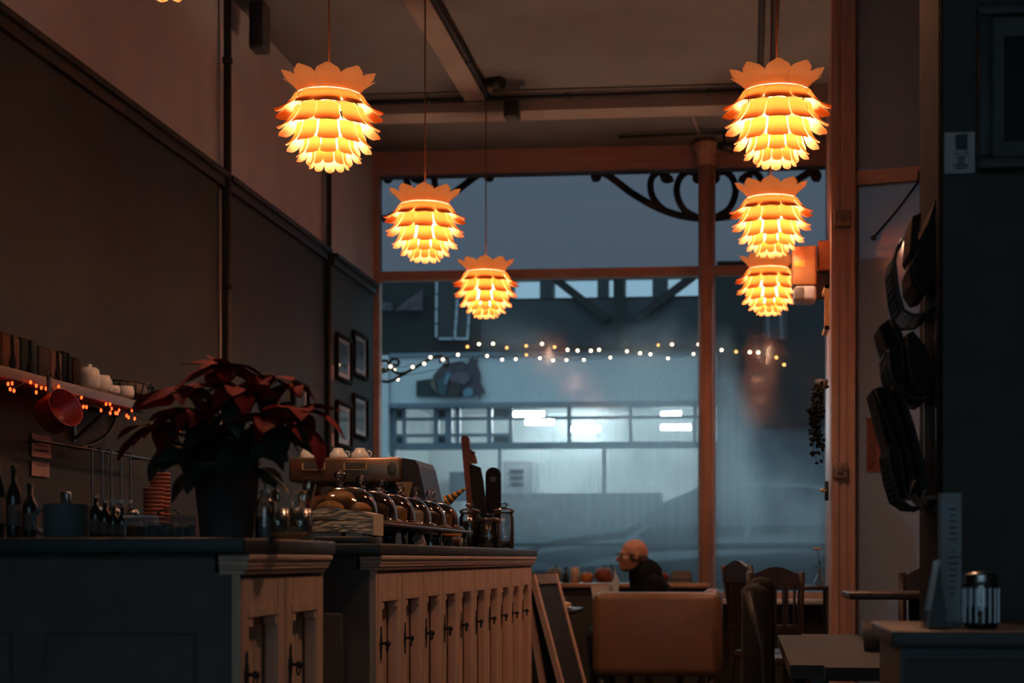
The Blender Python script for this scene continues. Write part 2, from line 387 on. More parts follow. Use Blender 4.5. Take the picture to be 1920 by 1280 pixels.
# ------------------------------------------------------------------ recessed entry on the right
YP = 8.2
px0, px1 = PX(1559, YP), PX(1605, YP)
pm = MB().box(px0, px1, YP, YP + .14, 0, ZC)
post = struct('trim_9', pm, M_frame)
for a, b, d in ((.10, .28, .02), (.42, .62, .012), (.78, .95, .02)):
    MB().box(px0 + (px1 - px0) * a, px0 + (px1 - px0) * b, YP - d, YP, 0, ZC).build('moulding', M_frame, post)
rw = MB(); a, b = Vector((px0 + .02, YP + .14, 0)), Vector((PX(1549, YW), YW + .1, 0))
rw.add([a, b, b + Vector((.1, 0, 0)), a + Vector((.1, 0, 0)), *(q + Vector((0, 0, ZC)) for q in (a, b, b + Vector((.1, 0, 0)), a + Vector((.1, 0, 0))))],
       [(0, 1, 2, 3), (4, 5, 6, 7), (0, 1, 5, 4), (1, 2, 6, 5), (2, 3, 7, 6), (3, 0, 4, 7)])
struct('wall_entry', rw, M_frame)
TH = math.radians(-16)
ex = Vector((px1 + .005, YP + .07, 0)); ed = Vector((math.cos(TH), math.sin(TH), 0)); LE = 1.86
def eb(mb, s0, s1, z0, z1, th=.07, off=0.0):
    nrm = Vector((-ed.y, ed.x, 0)); vs = []
    for s_ in (s0, s1):
        for o in (-th / 2 + off, th / 2 + off):
            for z in (z0, z1): vs.append(ex + ed * s_ + nrm * o + Vector((0, 0, z)))
    return mb.add(vs, [(0, 1, 3, 2), (4, 6, 7, 5), (0, 4, 5, 1), (2, 3, 7, 6), (0, 2, 6, 4), (1, 5, 7, 3)])
ztr = PZ(1660, 321, 8.1)
ef = MB(); eb(ef, 0, LE, ztr - .035, ztr + .035); eb(ef, 0, .012, 0, ZC, .05); eb(ef, LE - .06, LE, 0, ZC); eb(ef, 0, LE, 0, .25); eb(ef, 0, LE, ZC - .1, ZC)
door = struct('door_1', ef, M_framex)
eb(MB(), .012, LE - .06, .25, ztr - .035, .006).build('pane', M_dpane, door)
eb(MB(), .012, LE - .06, ztr + .035, ZC - .1, .006).build('pane', M_dpane, door)
# foreground partition
XPt = PX(1765, 4.0)
struct('wall_partition', MB().box(XPt + .004, XR, 4.0, 4.5, 0, ZC), M_teal)
struct('trim_10', MB().box(XPt, XPt + .03, 4.004, 4.50, 0, ZC).box(XPt - .004, XPt + .02, 4.02, 4.06, 0, ZC), mat('brown_black_post', (.022, .017, .014), .9, spec=.05))

# ================================================================== OUTSIDE
YO = 21.0
M_asph = mat('wet_asphalt', (.045, .05, .055), .35, var=.3, scale=2)
M_pave = mat('pavement_concrete', (.16, .165, .17), .7, var=.2, scale=3)
M_fas = mat('pale_blue_grey_fascia', (.66, .70, .72), .6, var=.12, scale=1.2)
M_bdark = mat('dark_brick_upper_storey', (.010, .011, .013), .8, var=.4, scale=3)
M_bgrey = mat('slate_grey_canopy', (.028, .034, .042), .6)
M_inner = mat('shop_inner_wall', (.72, .80, .80), .7, var=.1, scale=1.5)
M_bluefr = mat('blue_grey_shopfront', (.17, .22, .27), .5, var=.15)
struct('floor_street', MB().box(-14, 16, 12.9, 40, -.25, -.15), M_asph)
struct('floor_pavement', MB().box(-14, 16, 12.75, 14.6, -.15, -.03).box(-14, 16, 18.8, 21, -.15, -.03), M_pave)
def q(px, py, Y=YO): return P(px, py, Y)
bl = thing('shop_building', 'pale blue-grey shop across the street with lit interior, seen through misted glass', 'building', (PX(1050, YO), YO, -.15))
B0 = Vector(bl.location)
def ob(name, m, x0, x1, y0, y1, z0, z1, parent=bl):
    return MB().box(x0 - B0.x, x1 - B0.x, y0 - B0.y, y1 - B0.y, z0 - B0.z, z1 - B0.z).build(name, m, parent)
XA, XBr = PX(640, YO), PX(1660, YO)
zf1, zf0 = q(1000, 666).z, q(1000, 756).z
zr1, zr0 = q(1000, 764).z, q(1000, 832).z
ob('fascia', M_fas, PX(735, YO), PX(1345, YO), YO - .12, YO + .1, zf0, zf1)
ob('cornice', M_bluefr, PX(735, YO), PX(1345, YO), YO - .2, YO + .1, zf0 - .06, zf0)
ob('fascia_trim', M_bluefr, PX(735, YO), PX(1345, YO), YO - .16, YO - .1, zf1 - .02, zf1 + .03)
ob('pilaster', M_fas, PX(706, YO), PX(734, YO), YO - .2, YO + .2, 0, zf1)
ob('pilaster', M_fas, XA, PX(700, YO), YO - .1, YO + .2, 0, zf1)
ob('stall_riser', M_bluefr, PX(735, YO), PX(1600, YO), YO - .1, YO + .1, 0, q(1000, 1010).z)
# transom lights: glazing bars
tb = [735, 755, 762, 815, 822, 838, 845, 855, 862, 916, 922, 960, 1062, 1070, 1120, 1180, 1240, 1345]
ob('glazing_bar', M_bluefr, PX(735, YO), PX(1345, YO), YO - .04, YO + .04, zr0 - .07, zr0 + .02)
ob('glazing_bar', M_bluefr, PX(735, YO), PX(1345, YO), YO - .03, YO + .03, q(1000, 783).z - .025, q(1000, 783).z + .015)
ob('glazing_bar', M_bluefr, PX(735, YO), PX(960, YO), YO - .03, YO + .03, q(1000, 814).z - .025, q(1000, 814).z + .015)
for a_, b_ in ((735, 745), (756, 763), (814, 823), (836, 848), (856, 863), (914, 923), (955, 962), (1064, 1071), (1180, 1186), (1300, 1306)):
    ob('mullion', M_bluefr, PX(a_, YO), PX(b_, YO), YO - .05, YO + .05, zr0, zr1)
for a_, b_ in ((745, 758), (818, 842), (925, 955)):
    ob('blind_panel', M_bgrey, PX(a_, YO), PX(b_, YO), YO - .02, YO + .02, q(1000, 783).z, q(1000, 766).z)
    ob('blind_panel', M_bgrey, PX(a_, YO), PX(b_, YO), YO - .02, YO + .02, q(1000, 832).z, q(1000, 815).z)
for a_, b_ in ((735, 742), (935, 940), (1130, 1136), (1338, 1345)):
    ob('mullion', M_bluefr, PX(a_, YO), PX(b_, YO), YO - .05, YO + .05, 0, zr0)
# shop interior
YI = 24.6
ob('inner_back_wall', M_inner, PX(690, YI), PX(1440, YI), YI, YI + .1, -.15, zr1 + .25)
ob('inner_ceiling', M_inner, PX(700, YO), PX(1440, YI), YO + .1, YI, zr1 + .25, zr1 + .35)
ob('inner_side_wall', M_inner, PX(706, YO) - .2, PX(706, YO), YO + .2, YI, -.15, zr1 + .25)
ob('inner_side_wall', M_inner, PX(1440, YI), PX(1440, YI) + .1, YO + .2, YI, -.15, zr1 + .25)
ob('inner_floor', M_pave, PX(706, YO), PX(1440, YI), YO + .1, YI, -.15, -.03)
ob('notice', M_bluefr, PX(845, 24.4), PX(880, 24.4), 24.3, 24.34, q(860, 940, 24.4).z, q(860, 885, 24.4).z)
ob('notice', M_fas, PX(775, 24.4), PX(790, 24.4), 24.3, 24.34, q(860, 910, 24.4).z, q(860, 860, 24.4).z)
ob('oven', mat('oven_steel', (.35, .38, .4), .4), PX(945, 23.6), PX(1000, 23.6), 23.5, 24.2, q(970, 925, 23.6).z, q(970, 865, 23.6).z)
for yy in (880, 892, 904): ob('oven_vent', M_bgrey, PX(957, 23.5), PX(982, 23.5), 23.47, 23.5, q(970, yy + 6, 23.5).z, q(970, yy, 23.5).z)
ob('shop_counter', mat('shop_counter_paint', (.22, .25, .27), .6), PX(930, 23), PX(1240, 23), 22.9, 23.5, -.03, q(1000, 925, 23).z)
tube_m = glow('fluorescent_tube_light', (.80, .95, 1.0), 85)
for i, (x0, x1, yy, Y, lb) in enumerate(((961, 1021, 777, 22.2, 'glowing fluorescent tube in the shop opposite, leftmost and highest'), (986, 1039, 791, 23.2, 'glowing fluorescent tube in the shop opposite, second from the left'),
        (1068, 1126, 804, 24.0, 'glowing fluorescent tube in the shop opposite, middle and lowest'), (1240, 1277, 777, 22.4, 'glowing fluorescent tube in the shop opposite, upper one on the right'), (1240, 1295, 801, 23.6, 'glowing fluorescent tube in the shop opposite, lower one on the right'))):
    A = P(x0, yy, Y); Bq = P(x1, yy, Y); c = (A + Bq) / 2
    t = thing('fluorescent_tube', lb, 'tube light', c, group='fluorescent tubes in the shop opposite')
    L = (Bq - A).length / 2
    MB().cyl((-L, 0, 0), (L, 0, 0), .035, n=10).build('tube', tube_m, t)
    MB().box(-L, L, -.04, .04, .04, .07).build('batten', M_inner, t)
    for s_ in (-1, 1): MB().cyl((s_ * L, 0, 0), (s_ * (L + .03), 0, 0), .04, n=10).build('end_cap', M_inner, t)
# upper storey: a dark wall with clerestory openings to the sky
zu = q(1000, 506).z
op = [(960, 1012), (1036, 1120), (1139, 1150), (1171, 1223), (1251, 1311)]
xs = [PX(905, YO)] + [PX(x, YO) for pr in op for x in pr] + [PX(1345, YO)]
zo1, zo0 = q(1000, 521).z, q(1000, 559).z
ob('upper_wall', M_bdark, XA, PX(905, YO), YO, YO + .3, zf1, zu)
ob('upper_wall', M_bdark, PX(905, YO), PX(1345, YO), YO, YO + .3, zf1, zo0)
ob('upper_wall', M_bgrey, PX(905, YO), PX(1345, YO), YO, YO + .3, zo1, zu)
for i in range(0, len(xs), 2): ob('upper_pier', M_bgrey, xs[i], xs[i + 1], YO, YO + .3, zo0, zo1)
ob('upper_ledge', M_bgrey, PX(905, YO), PX(1345, YO), YO - .1, YO, zo0 - .75, zo0 - .05)
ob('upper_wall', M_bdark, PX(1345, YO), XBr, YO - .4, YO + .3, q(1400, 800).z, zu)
ob('lower_wall', mat('shop_right_wall_paint', (.10, .115, .13), .7), PX(1345, YO), XBr, YO - .3, YO + .3, 0, q(1400, 800).z)
# dark leaning window with white glazing bars
M_wbar = mat('white_glazing_bar', (.45, .50, .56), .6)
wx = thing('casement_window', 'tall dark window with white glazing bars on the house opposite', 'window', P(850, 636, YO - .06))
W0 = Vector(wx.location)
for a_, b_ in (((819, 525), (818, 634)), ((858, 560), (853, 634)), ((882, 545), (877, 634)), ((822, 635), (880, 635))):
    Aq, Bq = P(*a_, YO - .06) - W0, P(*b_, YO - .06) - W0
    n_ = 4 if a_[1] < 600 else 2
    for k in range(n_):
        MB().bar(Aq.lerp(Bq, (k + .04) / n_), Aq.lerp(Bq, (k + .94) / n_), .032, .03).build('glazing_bar', M_wbar, wx)
MB().box(P(819, 630, YO).x - W0.x, P(880, 630, YO).x - W0.x, .03, .05, 0, P(819, 525, YO).z - W0.z).build('pane', mat('black_pane', (.01, .012, .015), .1), wx)
wx = thing('casement_window', 'dim dark window with pale bars opposite, right of the round column', 'window', P(1455, 636, YO - .46)); W0 = Vector(wx.location)
for px_ in (1438, 1463): MB().bar(P(px_, 575, YO - .46) - W0, P(px_ + 3, 634, YO - .46) - W0, .03, .03).build('glazing_bar', mat('dim_bar', (.12, .135, .16), .6), wx)
MB().box(P(1430, 630, YO).x - W0.x, P(1475, 630, YO).x - W0.x, .02, .04, 0, .6).build('pane', MATS['black_pane'], wx)
# small gabled outbuilding at the far left, pinkish roof
t = thing('gabled_wall', 'dull pink gable and rubble wall beyond the window, upper left corner', 'wall', P(770, 585, YO - .1)); G0 = Vector(t.location)
MB().prism([(p.x - G0.x, p.z - G0.z) for p in (P(768, 565, YO), P(795, 546, YO), P(795, 584, YO), P(745, 584, YO))][::-1], .06, RX(PI / 2)).build('gable', mat('pink_rubble', (.13, .085, .095), .9, var=.6, scale=14), t)
MB().prism([(p.x - G0.x, p.z - G0.z) for p in (P(712, 570, YO), P(738, 570, YO), P(738, 584, YO), P(712, 584, YO))][::-1], .06, RX(PI / 2)).build('rubble_wall', mat('grey_rubble', (.10, .10, .11), .9, var=.6, scale=14), t)
# painted sign with a jumble of cut-out shapes (abstract)
sg = thing('painted_sign', 'dark painted cut-out sign with jumbled purple and green shapes on the pale fascia', 'sign', P(843, 743, YO - .16)); S0 = Vector(sg.location)
def cut(name, c, pts, off):
    m = mat('sign_' + name + str(off), c, .7)
    MB().prism([(P(x, y, YO - .16).x - S0.x, P(x, y, YO - .16).z - S0.z) for x, y in pts][::-1], .03, T(0, -off, 0) @ RX(PI / 2)).build('cut_out', m, sg)
cut('green', (.012, .04, .038), [(781, 714), (822, 708), (828, 743), (781, 743)], 0)
cut('plum', (.075, .055, .075), [(812, 706), (832, 682), (866, 677), (876, 682), (888, 668), (889, 676), (897, 671), (895, 684), (902, 702), (901, 716), (911, 736), (901, 740), (900, 752), (896, 740), (884, 738), (862, 744), (820, 744)], .02)
cut('teal', (.06, .11, .13), [(820, 716), (834, 706), (842, 720), (836, 742), (822, 740)], .04)
cut('mauve', (.15, .10, .14), [(838, 704), (862, 698), (880, 700), (884, 712), (872, 722), (850, 718)], .05)
cut('blue', (.16, .27, .36), [(838, 700), (846, 697), (846, 706), (838, 724), (834, 720)], .06)
cut('brown', (.05, .035, .035), [(842, 726), (850, 715), (862, 718), (866, 732), (860, 744), (842, 744)], .06)
cut('blue', (.16, .27, .36), [(870, 734), (880, 727), (889, 730), (888, 742), (872, 745)], .07)
cut('sand', (.20, .14, .10), [(809, 722), (814, 709), (819, 726), (821, 738), (814, 730)], .07)

# parked car, dark blue
M_car = mat('dark_blue_car_paint', (.018, .028, .040), .25, .2, coat=.8)
M_cglass = mat('car_window', (.06, .10, .14), .06, .0, spec=.9)
M_tyre = mat('tyre_rubber', (.012, .012, .012), .8)
YC = 16.9
car = thing('parked_car', 'dark blue parked car seen blurred through the misted window', 'car', (PX(1330, YC), YC, -.15))
C0 = Vector(car.location)
bot = [(930, 1105), (925, 1060), (955, 1030), (1010, 1008), (1100, 995), (1165, 988), (1230, 945), (1310, 912), (1400, 902), (1500, 903), (1600, 915), (1690, 960), (1720, 1010), (1725, 1105)]
side = [(P(x, y, YC).x - C0.x, P(x, y, YC).z - C0.z) for x, y in bot]
cb = MB().prism(side[::-1], 1.65, RX(PI / 2) @ T(0, 0, -.83)); cme = cb.mesh('body')
cbm = bmesh.new(); cbm.from_mesh(cme)
bmesh.ops.bevel(cbm, geom=[e_ for e_ in cbm.edges if abs(e_.verts[0].co.y - e_.verts[1].co.y) < .01 and max(e_.verts[0].co.z, e_.verts[1].co.z) > .5], offset=.16, segments=4, affect='EDGES')
MB().bm(cbm, True).build('body', M_car, car)
gl_ = [(1190, 985), (1242, 950), (1318, 922), (1400, 913), (1400, 985)]
MB().prism([(P(x, y, YC).x - C0.x, P(x, y, YC).z - C0.z) for x, y in gl_][::-1], .02, RX(PI / 2) @ T(0, 0, .006)).build('side_window', M_cglass, car)
gl_ = [(1412, 913), (1500, 914), (1590, 925), (1640, 985), (1412, 985)]
MB().prism([(P(x, y, YC).x - C0.x, P(x, y, YC).z - C0.z) for x, y in gl_][::-1], .02, RX(PI / 2) @ T(0, 0, .006)).build('side_window', M_cglass, car)
for px_ in (1060, 1590):
    c = P(px_, 1100, YC) - C0; wz = .31
    wh = MB().cyl((c.x, -.01, wz), (c.x, .2, wz), .31, n=24).build('wheel', M_tyre, car)
    MB().cyl((c.x, -.02, wz), (c.x, 0, wz), .19, n=16).build('hub_cap', M_bluefr, wh)
MB().box(P(960, 1020, YC).x - C0.x, P(1700, 1020, YC).x - C0.x, -.015, .0, P(1000, 1024, YC).z - C0.z, P(1000, 1018, YC).z - C0.z).build('side_trim', M_tyre, car)

# scrolled iron brackets under the shop's canopy, just outside the upper lights
def spiral(c, r0, r1, a0, turns, n=40):
    return [Vector((c[0] + (r0 + (r1 - r0) * i / n) * math.cos(a0 + turns * 2 * PI * i / n), 0, c[1] + (r0 + (r1 - r0) * i / n) * math.sin(a0 + turns * 2 * PI * i / n))) for i in range(n + 1)]
YS = 13.05
M_scroll = mat('dark_brown_ironwork', (.03, .022, .018), .6)
def curve_px(pts, Y, O, sub=6):
    ps = [P(x, y, Y) - O for x, y in pts]; out = []
    for i in range(len(ps) - 1):
        p0, p1, p2, p3 = ps[max(i - 1, 0)], ps[i], ps[i + 1], ps[min(i + 2, len(ps) - 1)]
        for k in range(sub):
            u = k / sub
            out.append(.5 * ((2 * p1) + (p2 - p0) * u + (2 * p0 - 5 * p1 + 4 * p2 - p3) * u * u + (3 * p1 - p0 - 3 * p2 + p3) * u ** 3))
    return out + [ps[-1]]
struct('trim_11', MB().box(XL - .3, xp + .5, YW + .14, YS + .12, PZ(1200, 320, YS), PZ(1200, 320, YS) + .14), M_scroll)
def bracket(label, mx):
    """half arch: mx mirrors about a pixel column and shifts"""
    t = thing('scroll_bracket', label, 'bracket', P(mx(1320), 412, YS)); O = Vector(t.location)
    R = .028
    def tb(name, pts, r=R): MB().tube(curve_px([(mx(x), y) for x, y in pts], YS, O), r, 8).build(name, M_scroll, t)
    tb('arch_bar', [(1118, 338), (1114, 328), (1124, 322), (1145, 332), (1185, 362), (1230, 388), (1275, 404), (1318, 410)], .03)
    tb('scroll', [(1262, 334), (1250, 338), (1244, 330), (1236, 322), (1222, 334), (1220, 356), (1228, 376), (1246, 394), (1268, 402)])
    tb('scroll', [(1310, 334), (1304, 326), (1290, 322), (1276, 332), (1269, 352), (1272, 374), (1284, 394), (1306, 407)])
    for x, y in ((1118, 331), (1248, 333), (1308, 334)): MB().sph(P(mx(x), y, YS) - O, .045, 12, 8).build('scroll_end', M_scroll, t)
bracket('dark scrolled iron bracket outside the upper glass, left of the round column', lambda x: x)
bracket('dark scrolled iron bracket outside the upper glass, right of the round column', lambda x: 2648 - x)
bracket('dark scrolled iron bracket outside the upper glass, far left corner of the window', lambda x: 2035 - x)
# struts of the canopy
def strut(name, a, b, w_, h_):
    MB().bar(P(*a, YO - .16) - B0, P(*b, YO - .16) - B0, w_, h_).build(name, M_bdark, bl)
strut('strut_post', (1160, 520), (1165, 655), .16, .12); strut('strut_brace', (1040, 522), (1140, 600), .09, .1); strut('strut_brace', (1300, 518), (1190, 600), .09, .1); strut('strut_beam', (940, 655), (1345, 650), .07, .07)
# curly lamp bracket lower left
t = thing('curly_iron_bracket', 'thin curly iron bracket against the pale shop, lower left of the string lights', 'bracket', P(712, 714, 12.76)); O = Vector(t.location)
def tb(name, pts, r=.012): MB().tube(curve_px(pts, 12.76, O), r, 8).build(name, M_iron, t)
tb('arm', [(708, 712), (730, 715), (755, 702), (790, 682), (812, 670), (830, 666)])
tb('scroll', [(722, 690), (716, 692), (711, 686), (714, 678), (724, 676), (730, 684), (726, 694), (714, 698)])
tb('scroll', [(738, 682), (742, 686), (748, 680), (744, 673), (735, 674), (730, 682), (734, 692), (748, 700), (760, 698)])
tb('scroll', [(832, 682), (836, 685), (840, 680), (838, 672), (829, 672), (824, 680)])
# street string lights
M_bulbw = glow('warm_white_bulb', (1.0, .72, .45), 7)
M_bulbo = glow('orange_bulb', (1.0, .42, .10), 3.2)
M_wire = mat('thin_dark_wire', (.01, .01, .01), .6)
def z3(l): return [(700 + x * .2344, 500 + y * .2344) for x, y in l]
def z4(l): return [(1100 + x * .2396, 500 + y * .2396) for x, y in l]
def string_lights(label, pts, Y, r, om, small=()):
    t = thing('string_lights', label, 'string lights', P(*pts[0], Y)); O = Vector(t.location)
    pts = sorted(pts); wp = []
    for i in range(len(pts) - 1):
        a_, b_ = P(*pts[i], Y) - O, P(*pts[i + 1], Y) - O
        for k in range(4): wp.append(a_.lerp(b_, k / 4) + Vector((0, 0, .025 - .03 * math.sin(PI * k / 4))))
    wp.append(P(*pts[-1], Y) - O + Vector((0, 0, .025)))
    MB().tube(wp, .0025, 5).build('wire', M_wire, t)
    bw = MB().sph((0, 0, 0), r, 8, 6).mesh('bulb'); bw.materials.append(M_bulbw)
    bo = MB().sph((0, 0, 0), r, 8, 6).mesh('bulb'); bo.materials.append(om)
    sk = MB().cyl((0, 0, r * .8), (0, 0, r * 2.2), r * .5, n=6).mesh('socket'); sk.materials.append(M_wire)
    for i, p in enumerate(pts):
        bu = link('bulb', bo if i in small else bw, t, P(*p, Y) - O); link('socket', sk, bu)
string_lights('string of warm white bulbs along the window, upper run', z3([(48, 778), (137, 797), (315, 800), (407, 775), (457, 723), (556, 741), (677, 703), (753, 639), (845, 618), (958, 615), (1068, 647), (1223, 632), (1349, 616), (1450, 642), (1553, 664), (1634, 670), (1740, 671), (1806, 664)]) + z4([(315, 661), (418, 676), (499, 684), (668, 607), (875, 607), (1056, 651), (1169, 664), (1276, 668), (1343, 670), (1485, 709), (1545, 766)]), 12.74, .0125, M_bulbo, (7, 10, 11, 13, 24, 27, 28))
string_lights('string of warm white bulbs along the window, lower run', z3([(170, 827), (196, 900), (910, 712), (1030, 742), (1139, 738), (1224, 704), (1332, 730), (1438, 747), (1545, 745), (1684, 744)]) + z4([(185, 710), (560, 612), (636, 716), (836, 682)]), 12.80, .0115, M_bulbo, (5, 11))
# ================================================================== PENDANT LAMPS
def wbuild(mb, name, m, t, root=None):
    """mesh given in world coordinates, put under thing t (unrotated)"""
    O = Vector((root or t).location)
    mb.v = [p - O for p in mb.v]
    return mb.build(name, m, t)
def proj(p):
    p = Vector(p) - Vector((0, 0, CAM_H)); D = -sP * p.x + cP * p.y; r = cP * p.x + sP * p.y
    return PPX + FPX * r / D, PPY - FPX * p.z / D
def on_wall(px, py, X):
    return P(px, py, X / ratio(px))

def petal_material():
    m, n, l = nodes_of('lamp_petal_plastic'); n.remove(n['Principled BSDF'])
    nz = n.new('ShaderNodeTexNoise'); nz.inputs['Scale'].default_value = 20
    rp = n.new('ShaderNodeValToRGB'); rp.color_ramp.elements[0].color = (.148, .043, .0078, 1); rp.color_ramp.elements[1].color = (.182, .054, .0102, 1); l.new(nz.outputs['Fac'], rp.inputs[0])
    tl = n.new('ShaderNodeBsdfTranslucent'); l.new(rp.outputs[0], tl.inputs[0])
    df = n.new('ShaderNodeBsdfDiffuse'); df.inputs[0].default_value = (.80, .42, .17, 1)
    tr = n.new('ShaderNodeBsdfTransparent'); tr.inputs[0].default_value = (1, .78, .55, 1)
    m1 = n.new('ShaderNodeMixShader'); m1.inputs[0].default_value = .45; l.new(tl.outputs[0], m1.inputs[1]); l.new(df.outputs[0], m1.inputs[2])
    m2 = n.new('ShaderNodeMixShader'); m2.inputs[0].default_value = 0.0; l.new(m1.outputs[0], m2.inputs[1]); l.new(tr.outputs[0], m2.inputs[2])
    l.new(m2.outputs[0], n['Material Output'].inputs[0]); return m
M_petal = petal_material()
M_bulb = glow('lamp_bulb', (1.0, .60, .38), 168)
M_cord = mat('brown_cord', (.30, .13, .06), .6)
M_white = mat('white_plastic', (.7, .68, .64), .4, var=.05)
RL = .240
TIERS = [  # root (r, z), control, tip (r, z), share of the ring each petal fills
    ((.46, .24), (.52, .54), (.86, .73), 1.14),
    ((.62, .36), (.74, .12), (1.00, .04), .93),
    ((.62, .13), (.70, -.16), (.95, -.28), .93),
    ((.58, -.17), (.60, -.44), (.79, -.57), .93),
    ((.45, -.43), (.44, -.64), (.60, -.76), .93),
    ((.31, -.62), (.29, -.80), (.37, -.90), .93),
]
def petal_mesh(tier):
    (r0, z0), (r1, z1), (r2, z2), hw = tier; nS, nT = 9, 6; vs = []; fs = []
    for i in range(nS + 1):
        s = i / nS
        r = (1 - s) ** 2 * r0 + 2 * s * (1 - s) * r1 + s * s * r2; z = (1 - s) ** 2 * z0 + 2 * s * (1 - s) * z1 + s * s * z2
        k = .93 + .07 * min(1, s / .5)
        if s > .50: k *= max(0.0, 1 - ((s - .50) / .502) ** 2.2) ** .5
        wv = hw * k * r * PI / 10
        for j in range(nT + 1):
            t_ = -1 + 2 * j / nT
            cup = .30 * wv * t_ * t_ * (1 - .5 * s)
            vs.append(((r - cup) * RL, wv * t_ * RL, (z - .12 * wv * t_ * t_ * s) * RL))
    for i in range(nS):
        for j in range(nT):
            a = i * (nT + 1) + j; fs.append((a, a + 1, a + nT + 2, a + nT + 1))
    me = MB().add(vs, fs, True).mesh('petal'); me.materials.append(M_petal); return me
PETALS = [petal_mesh(t_) for t_ in TIERS]
def pendant(label, px, py, D):
    Y = D / (cP - sP * ratio(px)); c = P(px, py, Y)
    t = thing('pendant_lamp', label, 'pendant lamp', c, random.uniform(-.06, .06), 'petal pendant lamps')
    face = math.atan2(-c.y, -c.x)
    sh = MB().lathe([(.115 * .232 * 4, .30 * RL), (.10, .28 * RL)], n=20)
    shade = MB().lathe([(r * RL, z * RL) for r, z in ((.58, .39), (.60, .38), (.58, .37), (.58, .39))], n=24)
    for k in range(5):
        a = face + PI / 10 + k * 2 * PI / 5
        shade.tube([(r * RL * math.cos(a), r * RL * math.sin(a), z * RL) for r, z in ((.08, .42), (.56, .36), (.60, .13), (.56, -.17), (.43, -.43), (.27, -.62))], .0012, 4)
    so = shade.build('shade_frame', M_white, t)
    for ti, me in enumerate(PETALS):
        for k in range(10):
            link('petal', me, so, None, (0, 0, face + 2 * PI * k / 10 + (random.uniform(-.02, .02))))
    MB().sph((0, 0, -.055), (.068, .068, .088), 20, 12).build('bulb', M_bulb, t)
    MB().lathe([(.02, .42 * RL), (.26 * RL, .40 * RL), (.28 * RL, .37 * RL), (.26 * RL, .385 * RL), (.02, .405 * RL), (.02, .42 * RL)], n=24).build('top_cap', M_white, t)
    MB().cyl((0, 0, .01), (0, 0, .09), .018, n=12).build('lamp_holder', M_white, t)
    MB().tube([(0, 0, .09), (0, 0, ZC - c.z - .02)], .0045, 8).build('cord', M_cord, t)
    MB().lathe([(.0, -.045), (.03, -.04), (.05, -.01), (.05, 0)], (0, 0, ZC - c.z), 16).build('ceiling_rose', M_white, t)
    return t
pendant('glowing petal pendant lamp on the left, nearest whole one of its row', 617, 220, 6.82)
pendant('glowing petal pendant lamp on the left, second whole one of its row', 797, 416, 8.92)
pendant('glowing petal pendant lamp on the left, farthest and lowest in the picture', 911, 536, 11.04)
pendant('glowing petal pendant lamp on the right, topmost of the three', 1456, 214, 6.77)
pendant('glowing petal pendant lamp on the right, middle of the three', 1446, 405, 8.79)
pendant('glowing petal pendant lamp on the right, lowest and partly behind the heater', 1441, 530, 10.9)
pendant('petal pendant lamp of the right row hanging just above the picture', 1470, -185, 4.60)  # out of view; added to light the counter front, where row spacing implies one
pendant('glowing petal pendant lamp cut off by the top edge of the picture', 303, -150, 4.78)

# ================================================================== COUNTERS
M_pine = wood('aged_pine', (.86, .58, .42), (.64, .39, .26), 'z', .5)
M_pinex = wood('aged_pine_moulding', (.86, .60, .43), (.66, .41, .28), 'y', .45)
M_slate = mat('dark_slate_worktop', (.042, .052, .052), .5, var=.25, scale=6)
M_dpanel = mat('dark_end_panel', (.16, .128, .108), .6)
XC, ZT = -1.16, 1.068
def door_mesh(w=.352, h=.885):
    b = MB(); st, tr = .062, .08
    b.rbox(-.036, 0, 0, st, 0, h, .004, 1, False); b.rbox(-.036, 0, w - st, w, 0, h, .004, 1, False)
    b.rbox(-.03, 0, st, w - st, h - tr, h, .004, 1, False); b.rbox(-.03, 0, st, w - st, 0, .13, .004, 1, False)
    b.box(-.028, .003, st - .012, w - st + .012, h - tr - .012, h - tr + .006)
    b.box(-.028, .0, st, st + .028, h - tr - .035, h - tr); b.box(-.028, .0, w - st - .028, w - st, h - tr - .035, h - tr)
    me = b.mesh('door'); me.materials.append(M_pine); return me
def dpanel_mesh(w=.352, h=.885):
    b = MB(); n_ = 3; a0, a1 = .058, w - .058
    for k in range(n_): b.rbox(-.052, -.038, a0 + (a1 - a0) * k / n_ + .001, a0 + (a1 - a0) * (k + 1) / n_ - .001, .12, h - .075, .003, 1, False)
    me = b.mesh('door_panel'); me.materials.append(M_pine); return me
def handle_mesh():
    b = MB()
    pl = [(0, .075), (.008, .055), (.005, .04), (.016, .02), (.02, 0), (.016, -.02), (.005, -.04), (.008, -.055), (0, -.075), (-.008, -.055), (-.005, -.04), (-.016, -.02), (-.02, 0), (-.016, .02), (-.005, .04), (-.008, .055)]
    b.prism(pl, .005, MYZ(.003, 0, 0)); b.cyl((.004, 0, 0), (.03, 0, 0), .006, n=10); b.sph((.034, 0, 0), .014, 10, 8)
    b.tube([Vector((.032, .02 * math.sin(a), -.018 - .018 * math.cos(a))) for a in [2 * PI * i / 14 for i in range(15)]], .0035, 6)
    me = b.mesh('handle'); me.materials.append(M_iron); return me
DM, DPM, HM = door_mesh(), dpanel_mesh(), handle_mesh()
